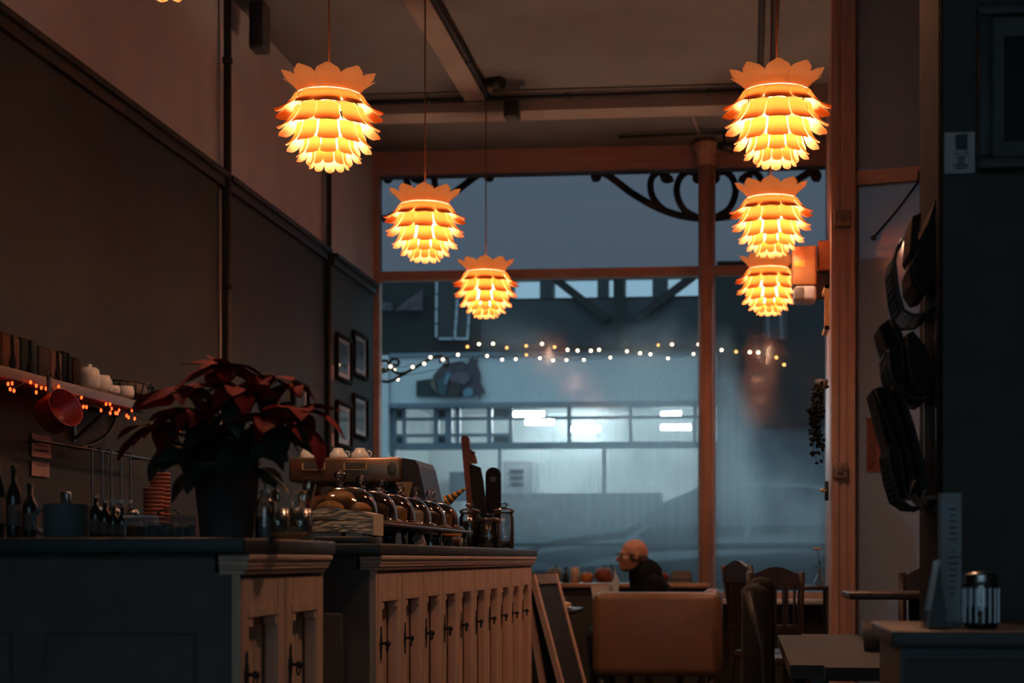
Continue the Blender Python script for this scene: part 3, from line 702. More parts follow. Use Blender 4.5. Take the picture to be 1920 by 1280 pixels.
def counter(label, Y0, Y1, XB_, n, y_first, top_label, xt):
    t = thing('counter_cabinet', label, 'counter', ((XC + XB_) / 2, (Y0 + Y1) / 2, 0), group='pine counter cabinets'); O = Vector(t.location)
    wbuild(MB().box(XB_, XC - .061, Y0, Y1, .08, 1.03), 'carcass', M_dpanel, t)
    wbuild(MB().box(XC - .06, XC - .053, Y0, Y1, .08, .985).box(XC - .053, XC, Y0, y_first - .004, .08, .985).box(XC - .053, XC, y_first + n * .36, Y1, .08, .985), 'face_frame', M_pine, t)
    wbuild(MB().box(XB_ + .03, XC - .04, Y0 + .03, Y1 - .03, 0, .08), 'plinth', M_dpanel, t)
    cn = MB()
    for p_, z0, z1 in ((.010, .983, .994), (.017, .994, 1.002), (.020, 1.002, 1.016), (.027, 1.016, 1.03)):
        cn.rbox(XC - .05, XC + p_, Y0 - p_ * .6, Y1 + p_ * .6, z0, z1, .004, 2, False)
    wbuild(cn, 'cornice', M_pinex, t)
    ep = MB()      # panelled end towards the room
    ep.box(XB_, XC - .02, Y0 - .012, Y0, .08, .983)
    wbuild(ep, 'end_panel', M_dpanel, t)
    k_ = XC - .1
    while k_ - .4 > XB_:
        wbuild(MB().rbox(k_ - .36, k_, Y0 - .024, Y0 - .012, .2, .85, .008, 1, False), 'raised_panel', M_dpanel, t); k_ -= .44
    for i in range(n):
        d = link('door', DM, t, Vector((XC, y_first + i * .36 + .004, .09)) - O)
        link('door_panel', DPM, d)
        link('handle', HM, d, (0, .036, .66)).scale = (.7, .75, .72)
    w_ = MB().rbox(xt, XC + .026, Y0 - .05, Y1 + .05, 1.031, ZT, .006).build('worktop', M_slate)
    tag(w_, top_label, 'worktop')
counter('near pine counter cabinet with two doors and a dark panelled end', 3.59, 4.30, -2.45, 2, 3.59, 'dark slate worktop on the near counter under the poinsettia', -2.50)
counter('long pine counter cabinet with ten panelled doors under the cake domes', 4.94, 8.60, -2.14, 10, 4.965, 'dark slate worktop on the long counter under the cake domes', -2.18)
# back bar along the left wall
t = thing('back_bar', 'dark back bar unit along the left wall behind the counter', 'cabinet', (-2.7, 6.3, 0))
wbuild(MB().box(XL + .025, -2.46, 4.4, 8.6, .08, .88), 'carcass', M_dpanel, t); wbuild(MB().rbox(XL + .022, -2.42, 4.38, 8.62, .88, .92, .006), 'worktop', M_slate, t); wbuild(MB().box(XL + .05, -2.5, 4.42, 8.58, 0, .08), 'plinth', M_black, t)
for i in range(6): wbuild(MB().rbox(-2.46, -2.44, 4.45 + i * .69, 5.12 + i * .69, .12, .86, .005, 1, False), 'cupboard_door', M_dpanel, t)

# ------------------------------------------------------------------ cake domes on a raised shelf
M_clear = glass('clear_glass', (.94, .93, .92), .42, .02)
M_dwood = wood('dark_display_wood', (.10, .05, .03), (.05, .025, .015), 'y', .35)
M_steel = mat('brushed_steel', (.55, .52, .48), .25, 1.0, var=.1)
ds = thing('display_shelf', 'low dark raised shelf along the counter carrying six glass domes', 'shelf', (-1.33, 6.3, ZT))
ZS = ZT + .062
wbuild(MB().rbox(-1.49, -1.20, 5.06, 6.96, ZS, ZS + .012, .004), 'shelf_board', M_dwood, ds)
for y in (5.09, 5.7, 6.35, 6.93):
    for x in (-1.46, -1.23): wbuild(MB().cyl((x, y, ZT), (x, y, ZS), .009, n=10), 'foot', M_steel, ds)
M_cake = mat('golden_crust', (.55, .26, .08), .55, var=.5, scale=30, bump=.4)
M_choc = mat('chocolate_cake', (.10, .045, .025), .5, var=.4, scale=30, bump=.3)
M_cream2 = mat('cream_icing', (.62, .50, .38), .5, scale=20)
R_D = .124; prof = [(R_D + .012, 0), (R_D + .012, .006), (R_D, .008)] + [(R_D * math.cos(a) ** .62, .01 + .098 * math.sin(a) ** .9) for a in [i * PI / 2 / 9 for i in range(10)]]
ords = ['nearest, over a heap of golden buns', 'second from the napkins', 'third from the napkins', 'fourth from the napkins', 'fifth from the napkins', 'farthest, beside the glass jars']
for i in range(6):
    yc = 5.215 + i * .305; xc_ = -1.345
    t = thing('cake_dome', 'clear glass cake dome with round knob, ' + ords[i], 'cake dome', (xc_, yc, ZS + .012), group='glass cake domes on the counter')
    MB().lathe([(0, 0), (R_D + .02, 0), (R_D + .022, .004), (R_D + .018, .010), (0, .010)], n=32).build('plate', M_dwood, t)
    MB().lathe(prof, (0, 0, .010), 32).build('dome', M_clear, t)
    MB().lathe([(.0, .115), (.026, .116), (.028, .121), (.012, .124), (.010, .132), (.019, .142), (.021, .152), (.014, .163), (0, .167)], (0, 0, .004), 16).build('knob', M_clear, t)
    if i == 0:
        for k, (a, rr, s_) in enumerate(((.3, .06, .046), (2.4, .062, .05), (4.4, .06, .048), (0, 0, .05))):
            b = tag(MB().sph((0, 0, 0), (s_, s_ * .9, s_ * .62), 16, 10).build('bread_bun', M_cake, None, (xc_ + rr * math.cos(a), yc + rr * math.sin(a), ZS + .022 + s_ * .62 + (.035 if k == 3 else 0))),
                    ['golden bun under the nearest dome, right side', 'golden bun under the nearest dome, left back', 'golden bun under the nearest dome, front', 'golden bun heaped on top under the nearest dome'][k], 'bun', 'buns under the nearest dome')
    else:
        ck = thing('cake', ['', 'chocolate cake under the second dome from the napkins', 'golden sponge under the third dome from the napkins', 'iced cake under the fourth dome from the napkins', 'chocolate cake under the fifth dome from the napkins', 'golden sponge under the farthest dome'][i], 'cake', (xc_, yc, ZS + .022))
        MB().lathe([(0, 0), (.088, 0), (.092, .01), (.092, .045), (.086, .055), (0, .058)], n=28).build('sponge', [M_cake, M_choc, M_cake, M_cream2, M_choc, M_cake][i], ck)
        MB().lathe([(.088, .052), (.075, .062), (0, .064)], n=28).build('topping', [M_cake, M_choc, M_cream2, M_choc, M_cream2, M_choc][i], ck)
# small glasses under the shelf front
for i in range(5):
    yc = 5.38 + i * .31
    g_ = MB().lathe([(0, .002), (.022, .002), (.026, .052), (.0245, .052), (.021, .006), (0, .006)], n=18).build('shot_glass', M_clear, None, (-1.285, yc, ZT))
    tag(g_, 'small clear glass standing under the dome shelf, ' + ['nearest', 'second', 'third', 'fourth', 'farthest'][i] + ' in its row', 'glass', 'small glasses under the dome shelf')
# price cards
for i, (px, y, lb) in enumerate(((790, 5.95, 'nearest, tilted'), (822, 6.4, 'second'), (844, 6.75, 'third'), (865, 7.1, 'fourth'), (957, 8.45, 'last one beside the jars'))):
    x = PX(px, y); t = thing('price_card', 'small white price card on the counter edge, ' + lb, 'card', (x, y, ZT), math.radians(20), 'price cards on the counter edge')
    h_ = .042; M_ = RX(math.radians(-14))
    MB().box(-.022, .022, -.001, .001, 0, h_).build('card', M_paper, t, None, (math.radians(-14), math.radians(-18), 0))
    tx = MB()
    for k in range(4): tx.box(-.016, .016 - .004 * (k % 2), -.0016, -.001, h_ * (.8 - k * .18) - .0022, h_ * (.8 - k * .18) + .0012)
    tx.build('printed_lines', M_ink, t, None, (math.radians(-14), math.radians(-18), 0))
    MB().box(-.012, .012, 0, .016, 0, .004).build('card_foot', M_steel, t)
p = P(842, 1006, 7.05)
t = thing('jar_lid', 'yellow-orange flat lid lying on a small dish by the price cards', 'lid', (p.x, 7.05, ZT))
MB().lathe([(0, 0), (.05, 0), (.055, .05), (0, .052)], n=20).build('dish', M_dwood, t); MB().lathe([(.052, .052), (.058, .054), (.058, .066), (.05, .07), (0, .07)], n=20).build('lid', mat('amber_plastic', (.8, .38, .04), .4), t)
# glass jars at the far end
def jar(label, px, y, r, h, fill, fh):
    t = thing('storage_jar', label, 'jar', (PX(px, y), y, ZT), group='glass storage jars at the counter end')
    MB().lathe([(0, .002), (r * .94, .002), (r, .01), (r, h * .72), (r * .86, h * .78), (r * .86, h * .82), (r * .84, h * .82), (r * .84, h * .77), (r * .97, h * .71), (r * .97, .012), (0, .008)], n=24).build('jar_body', M_clear, t)
    MB().lathe([(r * .9, h * .82), (r * 1.0, h * .83), (r * 1.0, h * .87), (r * .7, h * .91), (r * .3, h * .935), (r * .22, h * .95), (r * .42, h * .97), (r * .44, h * 1.0), (r * .3, h * 1.03), (0, h * 1.04)], n=24).build('lid', M_clear, t)
    MB().lathe([(r * .87, h * .80), (r * .95, h * .80), (r * .95, h * .83), (r * .87, h * .83)], n=24).build('seal_ring', mat('rubber_seal', (.25, .12, .06), .6), t)
    MB().lathe([(0, .012), (r * .94, .012), (r * .94, h * fh), (0, h * fh + .008)], n=20).build('contents', fill, t)
M_coffee = mat('coffee_beans', (.05, .025, .015), .5, var=.6, scale=60, bump=.6)
jar('lidded glass jar of dark beans at the counter end, left of three', 881, 7.75, .052, .215, M_coffee, .62)
jar('low glass jar with a brown filling at the counter end, middle of three', 917, 7.7, .058, .165, M_coffee, .35)
jar('tall lidded glass jar nearly empty at the counter end, right of three', 944, 8.25, .056, .235, M_coffee, .16)
# tall knife-like paddle with wooden handle and arched black sign behind the jars
M_redwood = wood('reddish_handle_wood', (.22, .075, .04), (.12, .04, .02), 'z', .45)
Yk = 8.42
t = thing('slate_paddle', 'tall slate paddle with reddish wooden handle standing behind the jars', 'paddle', (PX(905, Yk), Yk, ZT)); O = Vector(t.location)
def ppl(pts, th, name, m, Y=Yk): return wbuild(MB().prism([(P(x, y, Y).x, P(x, y, Y).z) for x, y in pts][::-1], th, T(0, Y, 0) @ RX(PI / 2)), name, m, t)
zb = proj((PX(905, Yk), Yk, ZT))[1]
ppl([(879, 868), (901, 876), (906, 900), (913, 960), (914, zb), (892, zb), (886, 940)], .02, 'slate_blade', mat('slate_board', (.020, .022, .025), .7, spec=.2))
ppl([(865, 822), (868, 817), (876, 817), (880, 822), (882, 842), (888, 846), (893, 858), (895, 869), (880, 869), (890, 990), (887, zb), (884, zb)], .028, 'wooden_handle', M_redwood)
wbuild(MB().cyl(P(886, 848, Yk) - Vector((0, .02, 0)), P(892, 849, Yk) - Vector((0, .02, 0)), .006, n=8), 'peg', M_iron, t)
t = thing('arched_sign', 'black arch-topped board standing behind the jars at the counter end', 'sign', (PX(925, 8.48), 8.48, ZT))
ppl([(911, zb)] + [(925 - 14 * math.cos(a), 889 - 13 * math.sin(a)) for a in [i * PI / 10 for i in range(11)]] + [(940, zb)], .02, 'board', mat('black_sign_board', (.016, .016, .017), .7, spec=.15), 8.48)
ppl([(919, 894), (931, 894), (930, 903), (920, 903)], .026, 'badge', mat('dull_badge', (.10, .10, .11), .5), 8.48)
# striped paper cone
A, B_ = P(836, 940, 7.3), P(878, 912, 7.3)
t = thing('striped_cone', 'slim orange and black striped paper cone sticking up behind the domes', 'cone', (A.x, 7.3, ZT))
for k in range(10):
    a, b = A.lerp(B_, k / 10), A.lerp(B_, (k + 1) / 10)
    wbuild(MB().cyl(a, b, .026 * (1 - k / 10) + .001, .026 * (1 - (k + 1) / 10) + .001, 14, True), 'stripe', MATS['amber_plastic'] if k % 2 == 0 else M_black, t)
wbuild(MB().cyl((A.x, 7.3, ZT), A, .02, .02, 12), 'holder', M_black, t)

# ------------------------------------------------------------------ espresso machine
M_bronze = mat('bronze_steel', (.30, .19, .12), .32, .75, var=.15)
M_gold = mat('gold_trim', (.95, .60, .22), .45, .6)
Ye = 7.15; xe0, xe1 = PX(541, Ye), PX(752, Ye)
em = thing('espresso_machine', 'wide bronze espresso machine on the counter behind the cake domes', 'coffee machine', ((xe0 + xe1) / 2, Ye + .2, ZT)); Z1 = PZ(660, 857, Ye); Z0 = PZ(660, 903, Ye)
wbuild(MB().rbox(xe0, xe1, Ye, Ye + .46, Z0, Z1, .012), 'top_housing', M_bronze, em)
# tapering right flank
xk = PX(797, Ye)
sideprof = [(xe1, Z1 - .002), (xe1 + .06, Z1 - .012), (xe1 + .075, Z1 - .04), (xk, Z1 - .20), (xk, ZT + .03), (xe1 - .02, ZT + .03), (xe1 + .03, Z0 - .03), (xe1, Z0)]
wbuild(MB().prism(sideprof[::-1], .40, T(0, Ye + .23, 0) @ RX(PI / 2)), 'side_panel', mat('dark_machine_side', (.05, .045, .04), .4, .5), em)
wbuild(MB().box(xe0 + .01, xe1 + .02, Ye + .2, Ye + .44, ZT + .02, Z0), 'rear_body', M_black, em)
wbuild(MB().box(xe0, xe1 + .03, Ye - .02, Ye + .44, ZT + .02, ZT + .07), 'drip_tray', M_steel, em)
for x in (xe0 + .03, xe1 - .03):
    for y in (Ye + .02, Ye + .4): wbuild(MB().cyl((x, y, ZT), (x, y, ZT + .03), .016, n=12), 'foot', M_black, em)
for px0_, px1_ in ((567, 611), (645, 689)):
    a, b = PX(px0_, Ye), PX(px1_, Ye); za, zb_ = PZ(600, 881, Ye), PZ(600, 868, Ye)
    pl_ = wbuild(MB().box(a, b, Ye - .006, Ye, za, zb_), 'name_plate', M_black, em)
    for f_ in (MB().box(a, a + .007, Ye - .01, Ye - .004, za, zb_), MB().box(b - .007, b, Ye - .01, Ye - .004, za, zb_), MB().box(a, b, Ye - .009, Ye - .004, za, za + .003)): wbuild(f_, 'gold_edge', M_gold, pl_, em)
    lt = MB()
    for k in range(6): lt.box(a + .016 + k * .011, a + .023 + k * .011, Ye - .008, Ye - .005, za + .009, za + .017)
    wbuild(lt, 'plate_marks', M_bronze, pl_, em)
wbuild(MB().sph(P(735, 878, Ye), (.022, .006, .032), 16, 10), 'dial', M_black, em)
gp = P(757, 915, Ye - .02)
wbuild(MB().prism([(PX(742, Ye), PZ(750, 904, Ye)), (PX(775, Ye), PZ(750, 903, Ye)), (PX(768, Ye), PZ(750, 932, Ye)), (PX(760, Ye), PZ(750, 932, Ye))], .01, T(0, Ye - .012, 0) @ RX(PI / 2)), 'brass_plate', mat('aged_brass', (.45, .27, .12), .4, .6), em)
for x in (xe0 + .14, xe1 - .12):
    wbuild(MB().cyl((x, Ye + .08, Z0 - .07), (x, Ye + .08, Z0), .032, n=16), 'group_head', M_steel, em); wbuild(MB().cyl((x, Ye + .06, Z0 - .075), (x, Ye - .1, Z0 - .09), .011, n=10), 'filter_handle', M_black, em)
M_cup = mat('white_china', (.86, .78, .70), .25, var=.05)
def cup_mesh(r, h):
    me = MB().lathe([(0, h), (r * .55, h), (r * .62, h - .006), (r * .92, h * .55), (r, .004), (r * .97, 0), (r * .9, .006), (r * .5, h - .01), (0, h - .01)], n=20).mesh('cup_body'); me.materials.append(M_cup); return me
for i, (px, lb) in enumerate(((577, 'left, behind the red bracts'), (634, 'middle of three'), (675, 'right of three'))):
    t = thing('coffee_cup', 'upturned white cup on top of the espresso machine, ' + lb, 'cup', (PX(px, Ye + .12), Ye + .12, Z1), group='upturned cups on the espresso machine')
    link('cup_body', cup_mesh(.042, .045), t); MB().lathe([(.022, .045), (.022, .05), (.02, .05)], n=20).build('foot_ring', M_cup, t)
    MB().tube([Vector((.036 + .018 * math.sin(a), 0, .022 + .015 * math.cos(a))) for a in [i_ * PI / 8 for i_ in range(9)]], .004, 6).build('handle', M_cup, t)

# ------------------------------------------------------------------ napkins, cutlery, soap
Yn = 4.90
na, nb = PX(585, Yn), PX(700, Yn)
tr_ = MB().rbox(na + .005, nb - .004, Yn + .0, Yn + .14, ZT, ZT + .022, .004).build('napkin_tray', M_black); tag(tr_, 'flat black tray under the stack of paper napkins', 'tray')
npk = thing('napkin_stack', 'wavy stack of cream paper napkins at the near end of the long counter', 'napkins', ((na + nb) / 2, Yn + .07, ZT + .034))
M_nap = mat('cream_tissue', (.86, .70, .50), .85, var=.03, scale=30)
hw = (nb - na) / 2
for k in range(8):
    z0 = .0083 * k + (.003 if k > 3 else 0); b = MB(); n_ = 10; vs = []; fs = []
    for i in range(n_ + 1):
        x = -hw + 2 * hw * i / n_; sag = .006 * math.sin(3.2 * i / n_ + 1.1) * (1 if k > 3 else .5) - (.006 * max(0, i / n_ - .8) * 5)
        for y in (-.068, .068):
            vs += [(x, y + random.uniform(-.002, .002), z0 + sag), (x, y, z0 + sag + .0083)]
    for i in range(n_):
        o = 4 * i; fs += [(o, o + 4, o + 5, o + 1), (o + 2, o + 3, o + 7, o + 6), (o + 1, o + 5, o + 7, o + 3), (o, o + 2, o + 6, o + 4)]
    fs += [(0, 1, 3, 2), (4 * n_, 4 * n_ + 2, 4 * n_ + 3, 4 * n_ + 1)]
    b.add(vs, fs).build('napkin', M_nap, npk)
def holder(label, px, y, r, h):
    t = thing('cutlery_holder', label, 'holder', (PX(px, y), y, ZT), group='perforated steel cutlery holders')
    MB().lathe([(0, .002), (r, .002), (r, h), (r * .95, h), (r * .95, .006), (0, .006)], n=28).build('cylinder', M_steel, t)
    d_ = MB()
    for i in range(7):
        for k in range(16):
            a = 2 * PI * (k + .5 * (i % 2)) / 16; c = Vector((math.cos(a) * r, math.sin(a) * r, .02 + i * (h - .035) / 6)); d_.cyl(c * .98 + Vector((0, 0, c.z * .02)), Vector((c.x * 1.01, c.y * 1.01, c.z)), .0032, n=6)
    tag(d_.build('perforations', M_black, t), kind='stuff')
    return t
holder('perforated steel holder full of cutlery beside the napkins', 563, 4.22, .029, .088)
holder('perforated steel holder behind the soap bottle by the flower pot', 520, 4.1, .030, .085)
M_fork = mat('warm_steel', (.75, .6, .42), .2, 1.0)
cut_l = [('fork', 553, -.10), ('fork', 560, .06), ('spoon', 566, .16), ('spoon', 572, -.04), ('knife', 576, .22), ('fork', 513, .05), ('spoon', 522, -.1)]
seen = {}
for i, (k_, px, lean) in enumerate(cut_l):
    y = 4.22 if px > 540 else 4.1; cxp = 563 if px > 540 else 520
    x0 = PX(cxp, y) + (px - cxp) * .0011; h_ = .125 + .02 * (i % 3)
    where = ['leftmost', 'second from left', 'third from left', 'fourth from left', 'rightmost', 'left', 'right'][i]
    t = thing(k_, 'steel ' + k_ + ' standing in the holder by the ' + ('napkins' if px > 540 else 'soap bottle') + ', ' + where, k_, (x0, y, ZT + .008), group='cutlery in the holders')
    top = Vector((lean * .12, .004 * (i - 3), h_))
    MB().bar((0, 0, 0), top * .72, .006, .002).build('stem', M_fork, t)
    if k_ == 'fork':
        for q_ in (-1, 0, 1): MB().bar(top * .76 + Vector((q_ * .005, 0, 0)), top + Vector((q_ * .006, 0, 0)), .0028, .002).build('prong', M_fork, t)
        MB().bar(top * .70, top * .78, .016, .002).build('fork_head', M_fork, t)
    elif k_ == 'spoon': MB().sph(top * .86, (.013, .004, .02), 12, 8).build('bowl', M_fork, t)
    else: MB().bar(top * .7, top, .014, .0015).build('blade', M_fork, t)
t = thing('soap_bottle', 'clear pump bottle standing between the flower pot and the cutlery', 'bottle', (PX(497, 4.0), 4.0, ZT))
MB().lathe([(0, 0), (.024, 0), (.026, .006), (.026, .085), (.020, .102), (.011, .11), (.011, .118)], n=20).build('bottle_body', M_clear, t)
MB().lathe([(0, .006), (.023, .006), (.023, .06), (0, .062)], n=18).build('liquid', mat('pale_soap', (.35, .33, .30), .3), t)
MB().cyl((0, 0, .116), (0, 0, .128), .013, n=12).cyl((0, 0, .128), (0, 0, .15), .004, n=8).bar((-.008, 0, .15), (.022, 0, .148), .009, .006).build('pump', M_white, t)
pl_ = MB().lathe([(0, .004), (.02, 0), (.045, .012), (.043, .014), (.02, .003), (0, .006)], n=20).build('saucer', mat('amber_glass', (.45, .22, .06), .15), None, (PX(540, 3.78), 3.78, ZT)); tag(pl_, 'small amber dish in front of the cutlery holders', 'dish')
# ================================================================== POINSETTIA
M_bract = mat('red_bract', (.34, .022, .020), .75, spec=.15, var=.45, scale=12)
M_leaf = mat('dark_green_leaf', (.055, .065, .045), .45, var=.4, scale=12)
M_stem = mat('plant_stem', (.03, .035, .015), .6)
def leaf_mesh(name, m, droop, lobes, wid):
    b = MB(); nS, nT = 8, 4; vs = []; fs = []
    for i in range(nS + 1):
        s = i / nS; wv = wid * (math.sin(PI * min(1, s * 1.02)) ** .8 * (1 - .35 * s) + (.10 * math.sin(s * 9) if lobes and .1 < s < .9 else 0)) if i < nS else 0.001
        for j in range(nT + 1):
            t_ = -1 + 2 * j / nT
            vs.append((s * (1 - .12 * droop * s), wv * t_, -.42 * droop * s * s + .16 * abs(t_) * wv + .02 * math.sin(7 * s + 2 * t_)))
    for i in range(nS):
        for j in range(nT):
            a = i * (nT + 1) + j; fs.append((a, a + 1, a + nT + 2, a + nT + 1))
    me = b.add(vs, fs, True).mesh(name); me.materials.append(m); return me
BR = [leaf_mesh('bract', M_bract, d, l_, w_) for d, l_, w_ in ((.6, True, .34), (1.0, False, .32), (.35, True, .30))]
LF = [leaf_mesh('leaf', M_leaf, d, l_, w_) for d, l_, w_ in ((.8, True, .36), (1.1, False, .33), (.4, True, .30))]
Yp = 3.93
pot = thing('poinsettia', 'dark red potted poinsettia with drooping leaves on the near counter', 'potted plant', (PX(425, Yp), Yp, ZT)); O = Vector(pot.location)
zr = PZ(425, 868, Yp) - ZT
rt, rb_ = (PX(488, Yp) - PX(364, Yp)) / 2, (PX(476, Yp) - PX(383, Yp)) / 2
MB().lathe([(0, .003), (rb_, .003), (rb_ + .002, .01), (rt - .004, zr - .03), (rt, zr - .03), (rt + .002, zr), (rt - .006, zr), (rt - .008, zr - .02), (0, zr - .02)], n=36).build('flower_pot', mat('dark_pot', (.10, .075, .07), .5), pot)
MB().lathe([(0, zr - .016), (rt - .009, zr - .018)], n=24).build('soil', mat('potting_soil', (.02, .015, .01), .95), pot)
hub = Vector((0, 0, zr - .02))
heads = [(418, 684, -.02, 1.05, 11), (505, 708, .03, 1.05, 10), (345, 728, -.04, 1.0, 9), (558, 768, -.06, .95, 9), (290, 800, .02, .9, 8), (440, 725, -.12, 1.0, 10), (500, 780, -.14, .9, 8), (360, 770, -.13, .9, 8), (540, 725, .08, .95, 8)]
def leaf_at(name, me, par, base, dirn, roll, sc):
    d = Vector(dirn).normalized(); side = d.cross(Vector((0, 0, 1)))
    side = side.normalized() if side.length > 1e-3 else Vector((1, 0, 0)); up = side.cross(d)
    Mx = Matrix((( d.x, -side.x, up.x), (d.y, -side.y, up.y), (d.z, -side.z, up.z))).to_4x4() @ RX(roll)
    o = link(name, me, par); o.matrix_local = Matrix.Translation(base) @ Mx @ Matrix.Scale(sc, 4); return o
rng = random.Random(11)
for hx_, hy_, dy, s_, n_ in heads:
    c = P(hx_, hy_, Yp + dy) - O
    mid = hub.lerp(c, .5) + Vector((0, 0, .03))
    st = MB().tube([hub, mid, c], [.006, .0045, .0035], 6).build('stem', M_stem, pot)
    for k in range(n_):
        a = 2 * PI * k / n_ + rng.uniform(-.3, .3); el = rng.uniform(-.45, .25)
        leaf_at('bract', BR[rng.randrange(3)], pot, c, (math.cos(a), math.sin(a), el), rng.uniform(-.5, .5), s_ * rng.uniform(.085, .135))
    for k in range(3): MB().sph(c + Vector((rng.uniform(-.01, .01), rng.uniform(-.01, .01), .006)), .005, 8, 6).build('flower_bud', mat('yellow_bud', (.25, .18, .02), .5), pot)
    for k in range(6):
        a = 2 * PI * k / 6 + rng.uniform(-.4, .4); f_ = rng.uniform(.35, .85)
        leaf_at('leaf', LF[rng.randrange(3)], pot, hub.lerp(c, f_), (math.cos(a), math.sin(a), rng.uniform(-.8, -.05)), rng.uniform(-.6, .6), rng.uniform(.09, .14))
leaf_at('bract', BR[1], pot, P(575, 800, Yp - .06) - O, (.75, -.2, -.9), .2, .12)
leaf_at('bract', BR[1], pot, P(575, 770, Yp - .02) - O, (1, .1, -.2), .2, .12)
leaf_at('bract', BR[0], pot, P(290, 800, Yp) - O, (-.8, -.2, -.45), .2, .13)
leaf_at('bract', BR[0], pot, P(330, 745, Yp) - O, (-1, 0, -.05), .6, .12)
for k in range(9):
    a = 2 * PI * k / 9 + .2; leaf_at('leaf', LF[k % 3], pot, hub + Vector((math.cos(a) * rt * .7, math.sin(a) * rt * .7, .01)), (math.cos(a), math.sin(a), .15 if k % 2 else -.3), .1, .13)

# ------------------------------------------------------------------ left end of the near counter
M_enam = mat('grey_white_enamel', (.16, .17, .17), .35, var=.1)
t = thing('milk_jug', 'plain grey-white jug with a side handle on the near counter', 'jug', (PX(124, 3.8), 3.8, ZT)); r_ = (PX(165, 3.8) - PX(86, 3.8)) / 2
MB().lathe([(0, .002), (r_ * .92, .002), (r_, .008), (r_ * 1.0, .082), (r_ * 1.03, .086), (r_ * .96, .086), (r_ * .95, .012), (0, .008)], n=32).build('jug_body', M_enam, t)
MB().tube([Vector((-r_ - .03 * math.sin(a), 0, .045 + .03 * math.cos(a))) for a in [PI * i / 10 for i in range(11)]], .006, 8).build('handle', M_enam, t)
t = thing('acrylic_box', 'clear acrylic box with a lid between the jug and the poinsettia', 'box', (PX(316, 4.05), 4.05, ZT)); a = (PX(381, 4.05) - PX(250, 4.05)) / 2
bx_ = MB()
for x0, x1, y0, y1 in ((-a, a, -.06, -.057), (-a, a, .057, .06), (-a, -a + .003, -.057, .057), (a - .003, a, -.057, .057)): bx_.box(x0, x1, y0, y1, .006, .058)
bx_.build('walls', M_clear, t); MB().box(-a - .004, a + .004, -.064, .064, .058, .064).build('lid', M_clear, t); MB().box(-a - .003, a + .003, -.063, .063, 0, .006).build('base', mat('brass_strip', (.45, .26, .10), .3, .8), t)
MB().tube([Vector((.03 * math.cos(b_) , 0, .064 + .018 * math.sin(b_))) for b_ in [PI * i / 8 for i in range(9)]], .003, 6).build('lid_handle', M_iron, t)
for k, px in enumerate((270, 292, 318, 345, 366)):
    e = MB().rbox(-.012, .012, -.03, .03, 0, .03 + .004 * (k % 3), .004).build('wrapped_biscuit', mat('biscuit_wrap' + str(k % 2), ((.10, .10, .09), (.06, .07, .07))[k % 2], .4), None, (PX(px, 4.05), 4.05, ZT + .007))
    tag(e, 'small wrapped biscuit inside the acrylic box, ' + ['first', 'second', 'third', 'fourth', 'fifth'][k] + ' from the left', 'biscuit', 'wrapped biscuits in the acrylic box')
def bottle(label, px, y, z, r, h, m, capm, pump=False):
    t = thing('bottle', label, 'bottle', (PX(px, y), y, z), group='syrup bottles behind the counter')
    MB().lathe([(0, .002), (r * .94, .002), (r, .008), (r, h * .55), (r * .8, h * .66), (r * .35, h * .76), (r * .32, h * .94), (0, h * .94)], n=20).build('bottle_body', m, t)
    MB().lathe([(r * .36, h * .92), (r * .38, h * .93), (r * .38, h), (0, h)], n=14).build('cap', capm, t)
    lb = MB().lathe([(r * 1.01, h * .18), (r * 1.015, h * .19), (r * 1.015, h * .46), (r * 1.01, h * .47)], n=20).build('paper_label', mat('dim_label', (.20, .14, .12), .7), t)
    if pump: MB().cyl((0, 0, h), (0, 0, h * 1.12), .004, n=8).bar((-.005, 0, h * 1.12), (.03, -.015, h * 1.10), .010, .008).build('pump', M_white, t)
M_dglass = mat('dark_bottle_glass', (.02, .022, .02), .12, spec=.8)
for k, (px, r_, h_, nm) in enumerate(((180, .019, .17, 'leftmost of five'), (197, .018, .15, 'second of five'), (213, .017, .13, 'third of five'), (230, .017, .13, 'fourth of five'), (246, .017, .11, 'rightmost of five'))):
    bottle('dark syrup bottle between the jug and the acrylic box, ' + nm, px, 4.22, ZT, r_, h_ * .75, M_dglass, mat('pinkish_cap', (.42, .24, .20), .4) if k in (2, 3) else M_steel, k in (2, 3))
for k, (px, h_, nm) in enumerate(((-6, .26, 'at the picture edge'), (26, .22, 'second from the picture edge'), (56, .17, 'third from the picture edge'))):
    bottle('tall dark bottle at the left end of the near counter, ' + nm, px, 3.82 + .05 * k, ZT, .0195, h_ * .85, M_dglass, M_iron)
t = thing('shot_measure', 'small steel tap handle rising behind the jug', 'tap', (PX(124, 4.2), 4.2, ZT))
MB().cyl((0, 0, 0), (0, 0, .11), .009, n=10).build('tap_stem', M_steel, t); MB().rbox(-.012, .012, -.012, .012, .10, .135, .005).build('tap_handle', M_steel, t)
# paper cup stack on the back bar
Yq = 6.5
t = thing('paper_cup_stack', 'tall stack of reddish paper cups on the back bar', 'paper cups', (PX(300, Yq), Yq, .92)); ztop = PZ(300, 880, Yq) - .92
cm_ = MB().lathe([(.028, 0), (.040, .095), (.043, .097), (.043, .102), (.039, .10), (.027, .004), (.028, 0)], n=22).mesh('paper_cup'); cm_.materials.append(mat('kraft_red_cup', (.42, .14, .09), .7)); k = 0
while k * .017 + .1 < ztop: link('paper_cup', cm_, t, (0, 0, k * .017)); k += 1
t = thing('paper_cup_stack', 'short stack of reddish paper cups left of the tall stack', 'paper cups', (PX(288, Yq - .12), Yq - .12, .92))
k = 0
while k * .017 + .1 < PZ(288, 908, Yq - .12) - .92: link('paper_cup', cm_, t, (0, 0, k * .017)); k += 1

